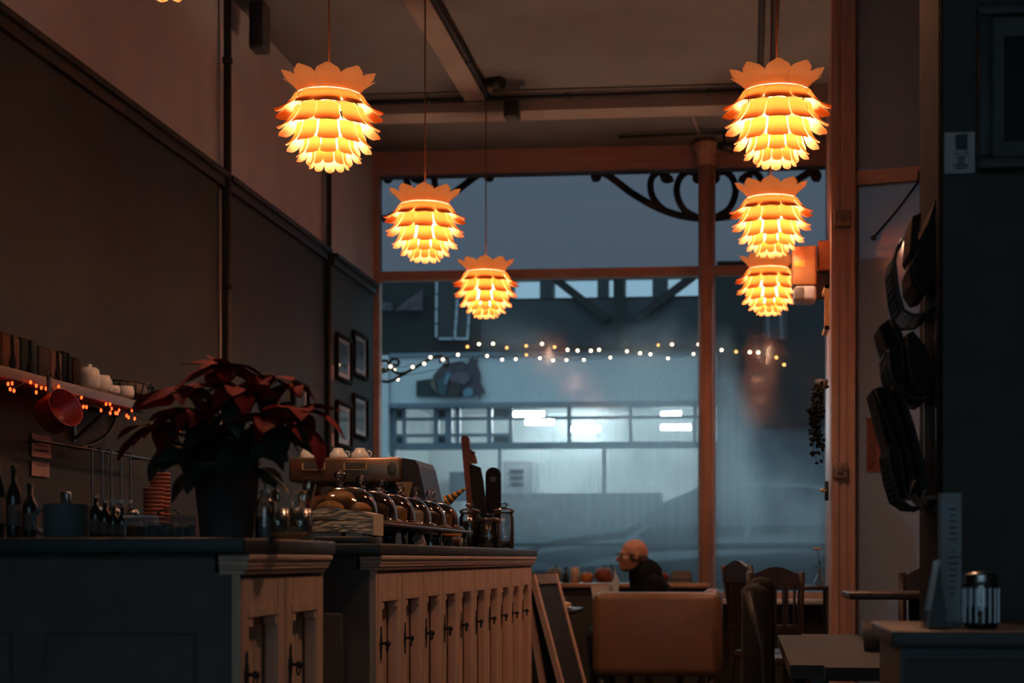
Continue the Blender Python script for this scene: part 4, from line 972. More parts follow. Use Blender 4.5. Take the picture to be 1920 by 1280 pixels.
# ------------------------------------------------------------------ wall shelf with tins and mugs
XS = -2.74; zsf = 1.735
M_sh = wood('pale_shelf_wood', (.17, .105, .07), (.12, .07, .045), 'y', .55)
t = thing('wall_shelf', 'long wooden wall shelf on the left with red fairy lights below', 'shelf', (XL + .12, 5.8, zsf - .045)); 
wbuild(MB().rbox(XL + .021, XS, 4.3, 7.1, zsf - .045, zsf, .005), 'shelf_board', M_sh, t)
for y in (4.6, 5.7, 6.8):
    wbuild(MB().bar((XL + .03, y, zsf - .20), (XL + .03, y, zsf - .045), .025, .012).bar((XL + .03, y, zsf - .19), (XS - .05, y, zsf - .05), .02, .01), 'bracket', M_iron, t)
tins = [(5, 38, (.17, .075, .05), .125, True), (40, 71, (.025, .035, .035), .125, True), (73, 95, (.07, .05, .035), .115, False), (96, 117, (.22, .13, .11), .115, True), (118, 135, (.022, .026, .03), .12, True), (137, 152, (.05, .02, .02), .11, False)]
for k, (a_, b_, c_, h_, sp) in enumerate(tins):
    Xf = XS - .02; y0, y1 = Xf / ratio(a_), Xf / ratio(b_)
    t = thing('tea_tin', ['reddish', 'dark teal', 'brown', 'pale pinkish', 'charcoal', 'dark maroon'][k] + ' upright tea packet on the wall shelf' + (' with a dark spoon in front' if sp else ''), 'tin', (Xf - .04, (y0 + y1) / 2, zsf), group='tea packets on the wall shelf')
    mm = mat('tin_paint%d' % k, tuple(x * .75 for x in c_), .8, spec=.15)
    MB().rbox(-.04, .04, -(y1 - y0) / 2 + .003, (y1 - y0) / 2 - .003, 0, h_, .004).build('packet', mm, t)
    MB().rbox(-.035, .035, -(y1 - y0) / 2 + .006, (y1 - y0) / 2 - .006, h_, h_ + .008, .003).build('folded_top', mm, t)
    if sp:
        s_ = thing('hanging_spoon', 'dark wooden spoon propped against the ' + ['reddish', 'dark teal', 'brown', 'pale pinkish', 'charcoal', 'dark maroon'][k] + ' tea packet', 'spoon', (Xf + .008, (y0 + y1) / 2, zsf), group='spoons on the wall shelf')
        md_ = mat('dark_spoon_wood', (.010, .009, .009), .8, spec=.1); MB().sph((0, 0, .026), (.004, .022, .026), 14, 10).build('bowl', md_, s_); MB().bar((0, 0, .045), (-.004, 0, h_ + .004), .012, .005).build('handle', md_, s_)
def mug(label, px, x, r, h, hdl=True):
    y = x / ratio(px); t = thing('mug', label, 'mug', (x, y, zsf), group='white mugs on the wall shelf')
    MB().lathe([(0, .002), (r * .8, .002), (r, h * .3), (r * 1.02, h * .65), (r * .86, h), (r * .8, h), (r * .9, h * .6), (0, .01)], n=22).build('mug_body', M_cup, t)
    if hdl: MB().tube([Vector((.02, r * .9 + r * .55 * math.sin(a), h * .5 + h * .3 * math.cos(a))) for a in [PI * i / 8 for i in range(9)]], .006, 8).build('handle', M_cup, t)
    return t
t = mug('large round white teapot at the end of the tea packets', 168, -2.80, .045, .095); t['category'] = 'teapot'; t.name = 'teapot'
MB().lathe([(.036, .094), (.03, .102), (.008, .106), (.010, .114), (0, .118)], n=18).build('lid', M_cup, t)
mug('white mug next to the teapot on the wall shelf', 192, -2.78, .036, .078)
mug('low white cup on the wall shelf, left of a pair', 211, -2.765, .032, .042, False)
mug('rounded white cup on the wall shelf, right of a pair', 236, -2.765, .036, .056, False)
t = thing('wire_basket', 'dark basket of cups at the far end of the wall shelf', 'basket', (-2.87, -2.87 / ratio(245), zsf)); 
for z, s_ in ((.004, .8), (.05, .95), (.1, 1.1)): MB().tube([Vector((.085 * s_ * math.cos(a), .16 * s_ * math.sin(a), z)) for a in [2 * PI * i / 24 for i in range(25)]], .004, 6).build('hoop', M_iron, t)
for i in range(18):
    a = 2 * PI * i / 18; MB().bar((.085 * .8 * math.cos(a), .16 * .8 * math.sin(a), .004), (.085 * 1.1 * math.cos(a), .16 * 1.1 * math.sin(a), .1), .004, .004).build('wire', M_iron, t)
MB().sph((0, 0, .06), (.075, .14, .055), 20, 10).build('dark_cloth', M_black, t)

# red fairy lights under the shelf
M_red = glow('red_fairy_bulb', (1.0, .045, .008), 6)
rp_ = [(x * .16667, 580 + y * .16667) for x, y in ((91, 837), (136, 830), (115, 897), (158, 914), (345, 818), (408, 858), (465, 880), (517, 890), (560, 917), (408, 932), (660, 868), (692, 922), (676, 1030), (820, 1048), (846, 1040), (864, 1050), (916, 990), (938, 1094), (973, 1098), (1137, 1135), (1193, 1063), (1238, 1065), (1254, 1115), (1240, 1165), (1300, 1165), (1320, 1168), (1338, 1133), (1425, 1195), (1482, 1133), (1447, 1215), (1515, 1228), (1884, 1314), (1998, 1350), (2022, 1356))]
t = thing('fairy_lights', 'string of small red fairy lights hanging under the wall shelf', 'fairy lights', on_wall(150, 730, XS + .012)); O = Vector(t.location)
rp_ = sorted(rp_); pts = [on_wall(x, y, XS + .012) - O for x, y in rp_]
MB().tube([p + Vector((0, 0, .010)) for p in pts], .0015, 5).build('wire', M_wire, t)
bm_ = MB().sph((0, 0, 0), (.0055, .0055, .008), 8, 6).mesh('bulb'); bm_.materials.append(M_red)
for p in pts: link('bulb', bm_, t, p)
# hanging pan with a red inside
c = on_wall(92, 782, -2.70)
t = thing('hanging_pan', 'red-lit round saucepan hanging below the wall shelf', 'pan', c)
Mx = RZ(math.radians(-25)) @ RY(math.radians(70))
MB().lathe([(0, .0), (.068, .0), (.075, .01), (.078, .10), (.080, .102), (.075, .10), (.072, .012), (0, .008)], (0, 0, 0), 28, Mx.to_3x3()).build('pan_body', mat('red_enamel', (.35, .03, .02), .35), t)
MB().bar((0, 0, .06), (0, 0, .155), .022, .01).build('handle', M_iron, t); MB().tube([Vector((.0, .014 * math.sin(a), .165 + .014 * math.cos(a))) for a in [2 * PI * i / 12 for i in range(13)]], .003, 6).build('ring', M_iron, t)
# notes pinned on the wall
def note(label, x0, x1, y0, y1, lines):
    Xn = XL + .026; A, B_ = on_wall(x0, y1, Xn), on_wall(x1, y0, Xn); t = thing('paper_note', label, 'note', (Xn, (A.y + B_.y) / 2, A.z)); w_ = (B_.y - A.y); h_ = B_.z - A.z
    MB().box(0, .002, -w_ / 2, w_ / 2, 0, h_).build('sheet', mat('pinkish_paper', (.40, .27, .26), .8), t)
    l_ = MB()
    for k in range(lines): l_.box(.002, .003, -w_ * .32, w_ * .3, h_ * (.75 - k * .22) - h_ * .03, h_ * (.75 - k * .22) + h_ * .03)
    l_.build('handwriting', M_ink, t)
note('pale note with three written lines pinned on the left wall', 59, 95, 818, 855, 3)
note('small pale note below the other one on the left wall', 59, 92, 868, 891, 1)
# utensil rail and utensils
Xr = XL + .09
A, B_ = on_wall(60, 856, Xr), on_wall(285, 880, Xr)
t = thing('utensil_rail', 'dark metal rail on the left wall with hanging utensils', 'rail', (Xr, (A.y + B_.y) / 2, A.z)); zR = on_wall(190, 846, Xr).z
t.location.z = zR
MB().cyl((0, A.y - t.location.y, 0), (0, B_.y - t.location.y, 0), .007, n=10).build('bar', M_iron, t)
for yy in (A.y + .1, B_.y - .1): MB().cyl((0, yy - t.location.y, 0), (-.065, yy - t.location.y, 0), .006, n=8).build('bracket', M_iron, t)
for k, (px, ln, kd, nm) in enumerate(((168, .30, 'ladle', 'leftmost'), (187, .32, 'spatula', 'second from left'), (204, .30, 'ladle', 'third from left'), (222, .34, 'spatula', 'fourth from left'), (240, .30, 'ladle', 'rightmost'))):
    y = Xr / ratio(px); u = thing('kitchen_' + kd, 'dark metal ' + kd + ' hanging from the wall rail, ' + nm, kd, (Xr + .012, y, zR - ln), group='utensils hanging on the wall rail')
    MB().bar((0, 0, .05), (0, 0, ln), .014, .004).build('handle', M_iron, u); MB().tube([Vector((-.012 + .012 * math.cos(a), 0, ln + .003 + .012 * math.sin(a))) for a in [PI * i / 8 for i in range(9)]], .003, 6).build('hook', M_iron, u)
    if kd == 'ladle': MB().sph((.01, 0, .03), (.03, .034, .026), 14, 8).build('bowl', M_steel, u)
    else: MB().rbox(-.002, .002, -.035, .035, 0, .07, .002).build('blade', M_steel, u)
# a dark cable loop on the wall
t = thing('cable_loop', 'dark cable looping down the wall below the shelf', 'cable', on_wall(214, 785, XL + .03)); O = Vector(t.location)
ps = [on_wall(x, y, XL + .03) - O for x, y in ((216, 780), (214, 792), (206, 808), (194, 822), (178, 832), (158, 838), (145, 838))]
MB().tube(ps, .007, 8).build('cable', M_iron, t); MB().sph(ps[0], .012, 10, 8).build('plug', M_iron, t)

# ------------------------------------------------------------------ framed pictures on the left wall
M_pframe = mat('dark_picture_frame', (.018, .013, .010), .85, spec=.08)
M_mount = mat('pale_mount', (.62, .61, .62), .8)
def framed(label, x0, x1, y0, y1, c):
    Xf = XL + .022; A, B_ = on_wall(x0, y1, Xf), on_wall(x1, y0, Xf); ya, yb = A.y, B_.y
    z1 = (on_wall(x0, y0, Xf).z + on_wall(x1, y0, Xf).z) / 2; z0 = (on_wall(x0, y1, Xf).z + on_wall(x1, y1, Xf).z) / 2
    t = thing('framed_picture', label, 'picture', (Xf, (ya + yb) / 2, z0), group='framed pictures by the window'); w_, h_ = (yb - ya) / 2, z1 - z0; f_ = .028
    for b in (MB().rbox(0, .025, -w_, w_, 0, f_, .004), MB().rbox(0, .025, -w_, w_, h_ - f_, h_, .004), MB().rbox(0, .025, -w_, -w_ + f_, f_, h_ - f_, .004), MB().rbox(0, .025, w_ - f_, w_, f_, h_ - f_, .004)): b.build('frame_bar', M_pframe, t)
    MB().box(.002, .008, -w_ + f_, w_ - f_, f_, h_ - f_).build('mount', M_mount, t)
    MB().box(.008, .010, -w_ * .55, w_ * .55, h_ * .2, h_ * .82).build('print', mat('print_' + str(c), c, .6, var=.6, scale=18), t)
    MB().box(.012, .014, -w_ + f_, w_ - f_, f_, h_ - f_).build('glazing', glass('picture_glass', (.98, .98, .98), .025, .03), t)
framed('dark framed print on the left wall, upper left of four', 628, 656, 629, 716, (.05, .06, .08))
framed('dark framed print on the left wall, upper right of four', 660, 686, 625, 709, (.05, .06, .09))
framed('dark framed print on the left wall, lower left of four', 628, 656, 754, 840, (.10, .13, .14))
framed('dark framed print on the left wall, lower right of four', 660, 686, 741, 822, (.09, .08, .06))
framed('dark framed print half hidden behind the poinsettia', 546, 575, 716, 795, (.08, .09, .10))
for px, y0, y1, nm in ((623, 685, 712, 'upper left'), (657, 676, 700, 'upper right'), (623, 812, 836, 'lower left'), (657, 792, 816, 'lower right')):
    Xf = XL + .022; A = on_wall(px, y1, Xf); t = tag(MB().box(0, .003, -.04, .04, 0, on_wall(px, y0, Xf).z - A.z).build('caption_card', MATS['pinkish_paper'], None, (Xf, A.y, A.z)), 'tiny pinkish caption card beside the ' + nm + ' framed print', 'card', 'caption cards by the prints')
# ================================================================== SEATING AREA
M_dchair = wood('dark_chair_wood', (.040, .026, .020), (.020, .013, .010), 'z', .4)
M_uph = mat('dark_brown_upholstery', (.030, .024, .021), .8, spec=.15, scale=40, bump=.1)
# armchair with its back to us
M_leather = mat('tan_leather', (.21, .108, .055), .38, var=.12, scale=14, bump=.08)
Ya = 10.0; ax0, ax1 = PX(1110, Ya), PX(1352, Ya); aw = (ax1 - ax0) / 2
zt_, zb_ = PZ(1230, 1110, Ya), PZ(1230, 1268, Ya)
t = thing('armchair', 'boxy tan leather armchair with rounded corners, its back turned', 'armchair', ((ax0 + ax1) / 2, Ya + .4, 0))
MB().rbox(-aw, aw, -.40, -.22, zb_, zt_, .055, 4).build('backrest', M_leather, t)
for s_ in (-1, 1): MB().rbox(min(s_ * aw, s_ * (aw - .13)), max(s_ * aw, s_ * (aw - .13)), -.25, .40, zb_, zt_ + (.012 if s_ > 0 else -.02), .05, 4).build('armrest', M_leather, t)
MB().rbox(-aw + .12, aw - .12, -.24, .38, zb_, zb_ + .17, .04, 3).build('seat_cushion', M_leather, t)
for x in (-aw + .06, aw - .06):
    for y in (-.34, .34): MB().cyl((x, y, 0), (x, y, zb_ + .01), .018, .026, 12).build('leg', M_dchair, t)
def chair(label, x, y, rz, top=.98, uph=False, w=.21):
    t = thing('dining_chair', label, 'chair', (x, y, 0), rz)      # faces +Y, back towards -Y
    zs_ = .45
    MB().rbox(-w, w, -.2, .22, zs_ - .03, zs_ + .015, .012).build('seat', M_uph if uph else M_dchair, t)
    for s_ in (-1, 1):
        MB().bar((s_ * (w - .03), .18, 0), (s_ * (w - .03), .18, zs_ - .03), .035).build('leg', M_dchair, t)
        MB().tube([(s_ * (w - .02), -.22, 0), (s_ * (w - .02), -.185, zs_), (s_ * (w - .015), -.20, .7), (s_ * (w - .01), -.25, top - .02)], .019, 8).build('leg', M_dchair, t)
    for z in (.18,): MB().bar((-w + .03, .18, z), (w - .03, .18, z), .02).build('stretcher', M_dchair, t)
    for s_ in (-1, 1): MB().bar((s_ * (w - .03), -.2, .2), (s_ * (w - .03), .18, .2), .02).build('stretcher', M_dchair, t)
    if uph:
        MB().rbox(-w, w, -.265, -.175, zs_ + .06, top, .035, 3).build('backrest', M_uph, t)
    else:
        cr_ = [(-w + .01, top - .12)] + [(-w + .01 + (2 * w - .02) * i / 12, top - .035 + .045 * math.sin(PI * i / 12) ** 1.5) for i in range(13)] + [(w - .01, top - .12)]
        MB().prism(cr_[::-1], .022, T(0, -.245, 0) @ RX(PI / 2)).build('crest_rail', M_dchair, t)
        MB().rbox(-w + .02, w - .02, -.215, -.195, .60, .65, .006).build('back_rail', M_dchair, t)
        for k in range(5):
            xx = (-.5 + k / 4) * (2 * w - .1); MB().bar((xx, -.205, .63), (xx, -.243, top - .09), .035, .012).build('back_slat', M_dchair, t)
    return t
chair('carved dark wooden chair by the window with its back to us', PX(1450, 9.0), 9.22, 0.05, .965, False, .155)
chair('dark wooden chair turned sideways beside the carved one', PX(1412, 9.7) + .12, 9.75, math.radians(-62), 1.0, False, .18)
chair('dark upholstered chair seen from the side next to the near table', PX(1407, 5.85) + .235, 5.85, math.radians(-88), .925, True, .17)
chair('second dark upholstered chair just behind the first one', PX(1421, 6.45) + .235, 6.45, math.radians(-88), .945, True, .16)
# table near right, dull blue-grey top
t = thing('cafe_table', 'grey wooden table with rounded corners in the right foreground', 'table', (.62, 5.8, 0)); zt_ = .70
bm = bmesh.new(); bmesh.ops.create_cube(bm, size=1)
for v in bm.verts: v.co = Vector((v.co.x * .98, v.co.y * 2.1, zt_ - .02 + v.co.z * .04))
bmesh.ops.bevel(bm, geom=[e for e in bm.edges if abs(e.verts[0].co.z - e.verts[1].co.z) > .01], offset=.1, segments=6, affect='EDGES')
MB().bm(bm).build('tabletop', wood('grey_table_wood', (.045, .047, .049), (.028, .030, .031), 'x', .75), t)
for x in (-.4, .4):
    for y in (-.93, .93): MB().bar((x, y, 0), (x, y, zt_ - .04), .05).build('leg', M_dchair, t)
t = thing('flower_mug', 'small dark pot standing on the grey table', 'pot', (PX(1640, 5.6), 5.6, zt_)); MB().lathe([(0, .002), (.036, .002), (.045, .10), (.04, .10), (.034, .01), (0, .008)], n=20).build('pot_body', M_black, t); MB().lathe([(.04, .085), (0, .09)], n=20).build('contents', M_dwood, t)
# high table in front of the entry glass
t = thing('high_table', 'thin dark table top standing before the frosted entry glass', 'table', (PX(1655, 7.0) + .04, 7.0, 0)); zt_ = PZ(1650, 1110, 6.8)
MB().rbox(-.2, .42, -.25, .25, zt_ - .03, zt_, .006).build('tabletop', M_dchair, t); MB().cyl((.1, 0, .03), (.1, 0, zt_ - .03), .03, n=14).build('pedestal', M_iron, t); MB().cyl((.1, 0, 0), (.1, 0, .03), .2, .19, 24).build('base', M_iron, t)
chair('dark wooden chair behind the high table near the newspaper rack', PX(1705, 7.4) + .05, 7.15, math.radians(170), .97, False, .12).location = (PX(1705, 7.4) + .06, 7.42, 0)
# far small table with vase at the window
Yv = 10.9
t = thing('window_table', 'small dark table by the right pane with a flower vase', 'table', (PX(1520, Yv), Yv, 0)); zt_ = PZ(1520, 1097, Yv)
MB().rbox(-.20, .14, -.2, .25, zt_ - .03, zt_, .006).build('tabletop', M_dchair, t)
for x in (-.17, .11):
    for y in (-.17, .22): MB().bar((x, y, 0), (x, y, zt_ - .03), .035).build('leg', M_dchair, t)
t = thing('bud_vase', 'little glass vase with one pale pink flower on the window table', 'vase', (PX(1536, Yv), Yv, zt_))
MB().lathe([(0, .002), (.03, .002), (.034, .03), (.016, .06), (.012, .09), (.016, .1)], n=18).build('vase_body', M_clear, t)
MB().tube([(0, 0, .02), (.005, 0, .15), (-.012, 0, .235)], .003, 6).build('stem', M_stem, t)
for k in range(7):
    a = 2 * PI * k / 7; MB().sph((-.012 + .018 * math.cos(a), .018 * math.sin(a), .245), (.016, .014, .009), 8, 6).build('petal', mat('pale_pink', (.5, .30, .22), .6), t)
for k in range(4): leaf_at('leaf', LF[k % 3], t, Vector((.002, 0, .1 + .025 * k)), (math.cos(k * 2.2), math.sin(k * 2.2), .3), 0, .05)
# left window table with dishes
Yt = 10.7; zt_ = PZ(1050, 1140, Yt)
t = thing('cafe_table', 'dark cafe table beyond the sandwich board with dishes on it', 'table', (PX(1040, Yt), Yt, 0))
MB().rbox(-.28, .17, -.3, .3, zt_ - .03, zt_, .008).build('tabletop', M_dchair, t); MB().cyl((-.05, 0, .03), (-.05, 0, zt_ - .03), .035, n=14).build('pedestal', M_iron, t); MB().cyl((-.05, 0, 0), (-.05, 0, .03), .22, .2, 24).build('base', M_iron, t)
t = thing('bowl', 'pale bowl with a crumpled white napkin on the far cafe table', 'bowl', (PX(1042, Yt), Yt - .05, zt_)); MB().lathe([(0, .03), (.05, .03), (.075, .075), (.072, .075), (.045, .036), (0, .036)], n=20).build('bowl_body', mat('stoneware', (.32, .27, .23), .5), t); MB().sph((-.005, 0, .075), (.045, .045, .03), 12, 8).build('napkin', M_paper, t); MB().lathe([(0, 0), (.06, .0), (.06, .03), (0, .03)], n=18).build('saucer', M_cup, t)
t = thing('bread_roll', 'pale crusty roll on a plate in front of the bowl', 'bread', (PX(1052, Yt - .2), Yt - .2, zt_)); MB().lathe([(0, .002), (.06, .002), (.095, .014), (.06, .008), (0, .008)], n=22).build('plate', M_cup, t); MB().sph((0, 0, .03), (.07, .05, .026), 14, 8).build('roll', mat('pale_crust', (.62, .42, .25), .7, scale=25), t)
# things on the window shelf
def gourd(label, px, y, r, h, m, cat='gourd', ribs=9):
    t = thing(cat.replace(' ', '_'), label, cat, (PX(px, y), y, zsh)); vs = []; fs = []; N, Mz = 36, 10
    for i in range(Mz + 1):
        f_ = PI * i / Mz
        for k in range(N):
            a = 2 * PI * k / N; rr = r * math.sin(f_) ** .7 * (1 + .06 * abs(math.cos(ribs * a / 2))) if 0 < i < Mz else .004
            vs.append((rr * math.cos(a), rr * math.sin(a), h / 2 - h / 2 * math.cos(f_) * (1 - .12 * math.exp(-(rr / r * 3) ** 2))))
    for i in range(Mz):
        for k in range(N): fs.append((i * N + k, i * N + (k + 1) % N, (i + 1) * N + (k + 1) % N, (i + 1) * N + k))
    MB().add(vs, fs, True).build('flesh', m, t); MB().tube([(0, 0, h * .86), (.005, 0, h * .98), (.016, 0, h * 1.1)], [.01, .007, .008], 7).build('stalk', mat('dry_stalk', (.06, .05, .03), .8), t)
gourd('grey-green round gourd at the left end of the window shelf', 1040, 12.35, .068, .125, mat('grey_green_skin', (.12, .115, .09), .5))
gourd('small orange pumpkin next to the pale candle', 1100, 12.33, .050, .088, mat('orange_skin', (.50, .16, .03), .5), 'pumpkin')
gourd('red-orange squash between the pumpkin and the reading man', 1132, 12.34, .072, .125, mat('red_squash_skin', (.26, .055, .03), .5, var=.5), 'squash')
gourd('dark green squash behind the red-orange one', 1144, 12.47, .05, .13, mat('dark_squash_skin', (.04, .035, .025), .5), 'squash')
gourd('small red squash behind the shoulder of the reading man', 1243, 12.4, .045, .085, mat('red_skin', (.30, .04, .025), .5), 'squash')
t = tag(MB().lathe([(0, 0), (.036, 0), (.036, .118), (.030, .124), (.012, .118), (0, .116)], n=24).build('pillar_candle', mat('cream_wax', (.66, .50, .38), .6), None, (PX(1078, 12.3), 12.3, zsh)), 'thick cream pillar candle on the window shelf', 'candle')
t = thing('dark_bottle', 'small dark bottle left of the pillar candle', 'bottle', (PX(1061, 12.42), 12.42, zsh)); MB().lathe([(0, 0), (.03, 0), (.03, .06), (.012, .085), (.012, .11), (0, .11)], n=18).build('bottle_body', M_dglass, t); MB().cyl((0, 0, .11), (0, 0, .125), .013, n=12).build('cap', M_black, t)
t = thing('felt_hat', 'grey felt hat resting on the window shelf right of the man', 'hat', (PX(1276, 12.36), 12.36, zsh)); MB().lathe([(0, .004), (.115, .0), (.118, .004), (.09, .012), (.085, .02), (.082, .075), (.07, .098), (.03, .092), (0, .088)], n=28).build('hat_body', mat('grey_felt', (.15, .145, .14), .9), t); MB().lathe([(.087, .018), (.088, .036)], n=28).build('hat_band', M_black, t)

# ------------------------------------------------------------------ A-board
Yb = 8.95
e = Vector((math.sin(math.radians(9)), math.cos(math.radians(9)), 0)); nrm = Vector((e.y, -e.x, 0))
t = thing('sandwich_board', 'wooden sandwich board with chalkboard face at the end of the counter', 'chalkboard', (PX(1030, Yb), Yb, 0)); O = Vector(t.location)
topc, botc = P(996, 1078, Yb), P(1052, 1290, Yb)
dz = botc - topc; botc = topc + dz * ((topc.z) / (topc.z - botc.z))
def leaf(shift_top, shift_bot, parent):
    A0 = topc + Vector((shift_top, 0, 0)); B0_ = botc + Vector((shift_bot, 0, 0)); upv = (A0 - B0_).normalized(); W = .50; pn = e.cross(upv).normalized()
    def pc(s0, s1, u0, u1, th, off=0):
        L = (A0 - B0_).length; vs = []
        for s_ in (s0, s1):
            for u in (u0, u1):
                for o_ in (-th / 2, th / 2): vs.append(B0_ + e * s_ + upv * (u * L) + pn * (o_ + off) - O)
        return MB().add(vs, [(0, 1, 3, 2), (4, 6, 7, 5), (0, 4, 5, 1), (2, 3, 7, 6), (0, 2, 6, 4), (1, 5, 7, 3)])
    pc(0, .045, 0, 1, .03).build('stile', M_pine, parent); pc(W - .045, W, 0, 1, .03).build('stile', M_pine, parent)
    pc(.045, W - .045, .95, 1, .03).build('rail', M_pine, parent); pc(.045, W - .045, .08, .14, .03).build('rail', M_pine, parent)
    pc(.045, W - .045, .14, .95, .012).build('chalkboard', mat('chalkboard_slate', (.028, .032, .036), .7, var=.5, scale=8), parent)
    return pc
pc = leaf(.0, .0, t); pc(.06, .44, .94, 1.0, .034, .003).build('paper_strip', mat('grey_paper_strip', (.34, .30, .28), .8), t)
leaf(-.05, -.13, t)
for s_ in (.1, .4): MB().sph(topc + e * s_ - O + Vector((-.02, 0, .0)), .018, 10, 8).build('hinge', M_iron, t)

# ================================================================== READING MAN
M_skin = mat('skin', (.50, .25, .17), .5, var=.12, scale=30)
M_jacket = mat('black_jacket', (.012, .012, .014), .9, spec=.05, scale=40, bump=.1)
M_trous = mat('dark_trousers', (.018, .018, .022), .85)
M_hairm = mat('short_grey_hair', (.10, .07, .058), .9, scale=120, bump=.4)
hx0 = PX(1186, 11.35)
man = thing('person', 'bald man in black jacket and glasses reading a paper by the window', 'person', (hx0 + .12, 11.38, 0), math.radians(18))
# local: faces -X (towards picture left); +Y is away from us
seat = .36
def limb(b, pts, rs, n=14):
    for i in range(len(pts) - 1):
        a_, c_ = Vector(pts[i]), Vector(pts[i + 1]); K = max(4, int((c_ - a_).length / .025))
        for k in range(K + 1): b.sph(a_.lerp(c_, k / K), rs[i] + (rs[i + 1] - rs[i]) * k / K, n, 8)
    return b
H = Vector((-.125, 0, 1.045))        # head centre
body = MB()
# head: cranium, face wedge, jaw, nose, ears, lips, brow
body.sph(H + Vector((.015, 0, .022)), (.098, .077, .092), 24, 16); body.sph(H + Vector((-.035, 0, -.035)), (.062, .060, .085), 20, 14)
body.sph(H + Vector((-.062, 0, -.088)), (.032, .036, .028), 14, 10); body.sph(H + Vector((-.075, 0, .015)), (.022, .048, .014), 12, 8)
limb(body, [H + Vector((-.088, 0, .005)), H + Vector((-.112, 0, -.032))], [.010, .015], 10)
body.sph(H + Vector((-.092, 0, -.064)), (.012, .026, .007), 10, 8); body.sph(H + Vector((-.090, 0, -.075)), (.012, .023, .007), 10, 8)
for s_ in (-1, 1):
    body.sph(H + Vector((.008, s_ * .078, -.012)), (.020, .010, .032), 12, 10); body.sph(H + Vector((-.078, s_ * .03, -.004)), (.012, .014, .010), 10, 8)
    body.sph(H + Vector((-.06, s_ * .045, -.03)), (.022, .018, .025), 10, 8)
limb(body, [H + Vector((.015, 0, -.05)), (-.045, 0, .90)], [.058, .064])
limb(body, [(-.02, 0, .88), (.02, 0, .62), (.06, 0, .46)], [.115, .12, .13])
SH = {-1: Vector((-.01, -.19, .82)), 1: Vector((-.01, .19, .82))}; EL = {-1: Vector((-.13, -.24, .60)), 1: Vector((-.13, .24, .60))}; WR = {-1: Vector((-.25, -.12, .70)), 1: Vector((-.25, .12, .70))}
for s_ in (-1, 1):
    limb(body, [(-.02, 0, .84), SH[s_]], [.07, .062]); limb(body, [SH[s_], EL[s_]], [.055, .043]); limb(body, [EL[s_], WR[s_]], [.042, .028])
    d = (WR[s_] - EL[s_]).normalized(); palm = WR[s_] + d * .05; limb(body, [WR[s_], palm, palm + d * .03], [.026, .03, .028], 10)
    side = d.cross(Vector((0, 0, 1))).normalized(); upv = side.cross(d)
    for k, L in enumerate((.062, .074, .070, .055)):
        b0 = palm + d * .032 + upv * (.024 - .016 * k); m1 = b0 + d * L * .5 + side * s_ * .006; m2 = m1 + d * L * .35 + side * s_ * .025
        limb(body, [b0, m1, m2], [.0095, .009, .0075], 8)
    limb(body, [palm - d * .02 + upv * .022, palm + upv * .045 + d * .02, palm + upv * .05 + d * .05], [.012, .010, .008], 8)
    limb(body, [(.04, s_ * .1, .45), (-.36, s_ * .12, .46), (-.34, s_ * .13, .10)], [.09, .065, .042]); limb(body, [(-.34, s_ * .13, .05), (-.52, s_ * .14, .04)], [.045, .038])
me = fuse(body, .0075, 3); me.materials.append(M_skin); link('body', me, man)
jk = MB()
limb(jk, [(-.03, 0, .90), (.03, 0, .62), (.07, 0, .44)], [.125, .15, .155]); jk.sph((.05, 0, .64), (.15, .205, .24), 20, 14); jk.sph((.0, 0, .80), (.13, .20, .10), 20, 14)
for s_ in (-1, 1): limb(jk, [(-.02, 0, .85), SH[s_]], [.085, .078]); limb(jk, [SH[s_], EL[s_]], [.074, .058]); limb(jk, [EL[s_], EL[s_].lerp(WR[s_], .92)], [.057, .042])
me = fuse(jk, .011, 4); me.materials.append(M_jacket); link('jacket', me, man)
MB().tube([Vector((-.045 + .02 + .085 * math.cos(a), .085 * math.sin(a), .915 + .03 * math.cos(a))) for a in [2 * PI * i / 24 for i in range(25)]], .026, 10).build('collar', M_jacket, man)
tr = MB()
for s_ in (-1, 1): limb(tr, [(.05, s_ * .09, .45), (-.36, s_ * .12, .465), (-.34, s_ * .13, .09)], [.105, .08, .06])
tr.sph((.05, 0, .45), (.14, .18, .10), 16, 10)
me = fuse(tr, .012, 3); me.materials.append(M_trous); link('trousers', me, man)
for s_ in (-1, 1): MB().sph((-.42, s_ * .135, .045), (.14, .05, .045), 14, 8).build('shoe', M_black, man)
hr = MB()
for i in range(41):                       # cropped fringe of hair round the sides and back
    a = math.radians(-118 + 236 * i / 40)
    for dz_ in (-.034, -.018, -.004): hr.sph(H + Vector((.014 + .090 * math.cos(a), .0735 * math.sin(a), dz_ - .012 * math.cos(a))), .0105, 8, 6)
me = fuse(hr, .006, 2); me.materials.append(M_hairm); link('hair', me, man)
gl = MB()
for s_ in (-1, 1):
    c_ = H + Vector((-.108, s_ * .033, -.002)); gl.tube([c_ + Vector((0, .026 * math.cos(a), .019 * math.sin(a))) for a in [2 * PI * i / 16 for i in range(17)]], .0032, 6); gl.tube([c_ + Vector((0, s_ * .026, .004)), H + Vector((.0, s_ * .083, .006)), H + Vector((.02, s_ * .083, -.012))], .0026, 6)
gl.tube([H + Vector((-.108, -.008, 0)), H + Vector((-.113, 0, .003)), H + Vector((-.108, .008, 0))], .0025, 6)
g_ = gl.build('glasses', M_black, man)
for s_ in (-1, 1): MB().lathe([(0, 0), (.0255, 0)], H + Vector((-.108, s_ * .033, -.002)), 16, (RY(PI / 2) @ Matrix.Diagonal((.74, 1, 1, 1))).to_3x3()).build('lens', M_clear, g_)
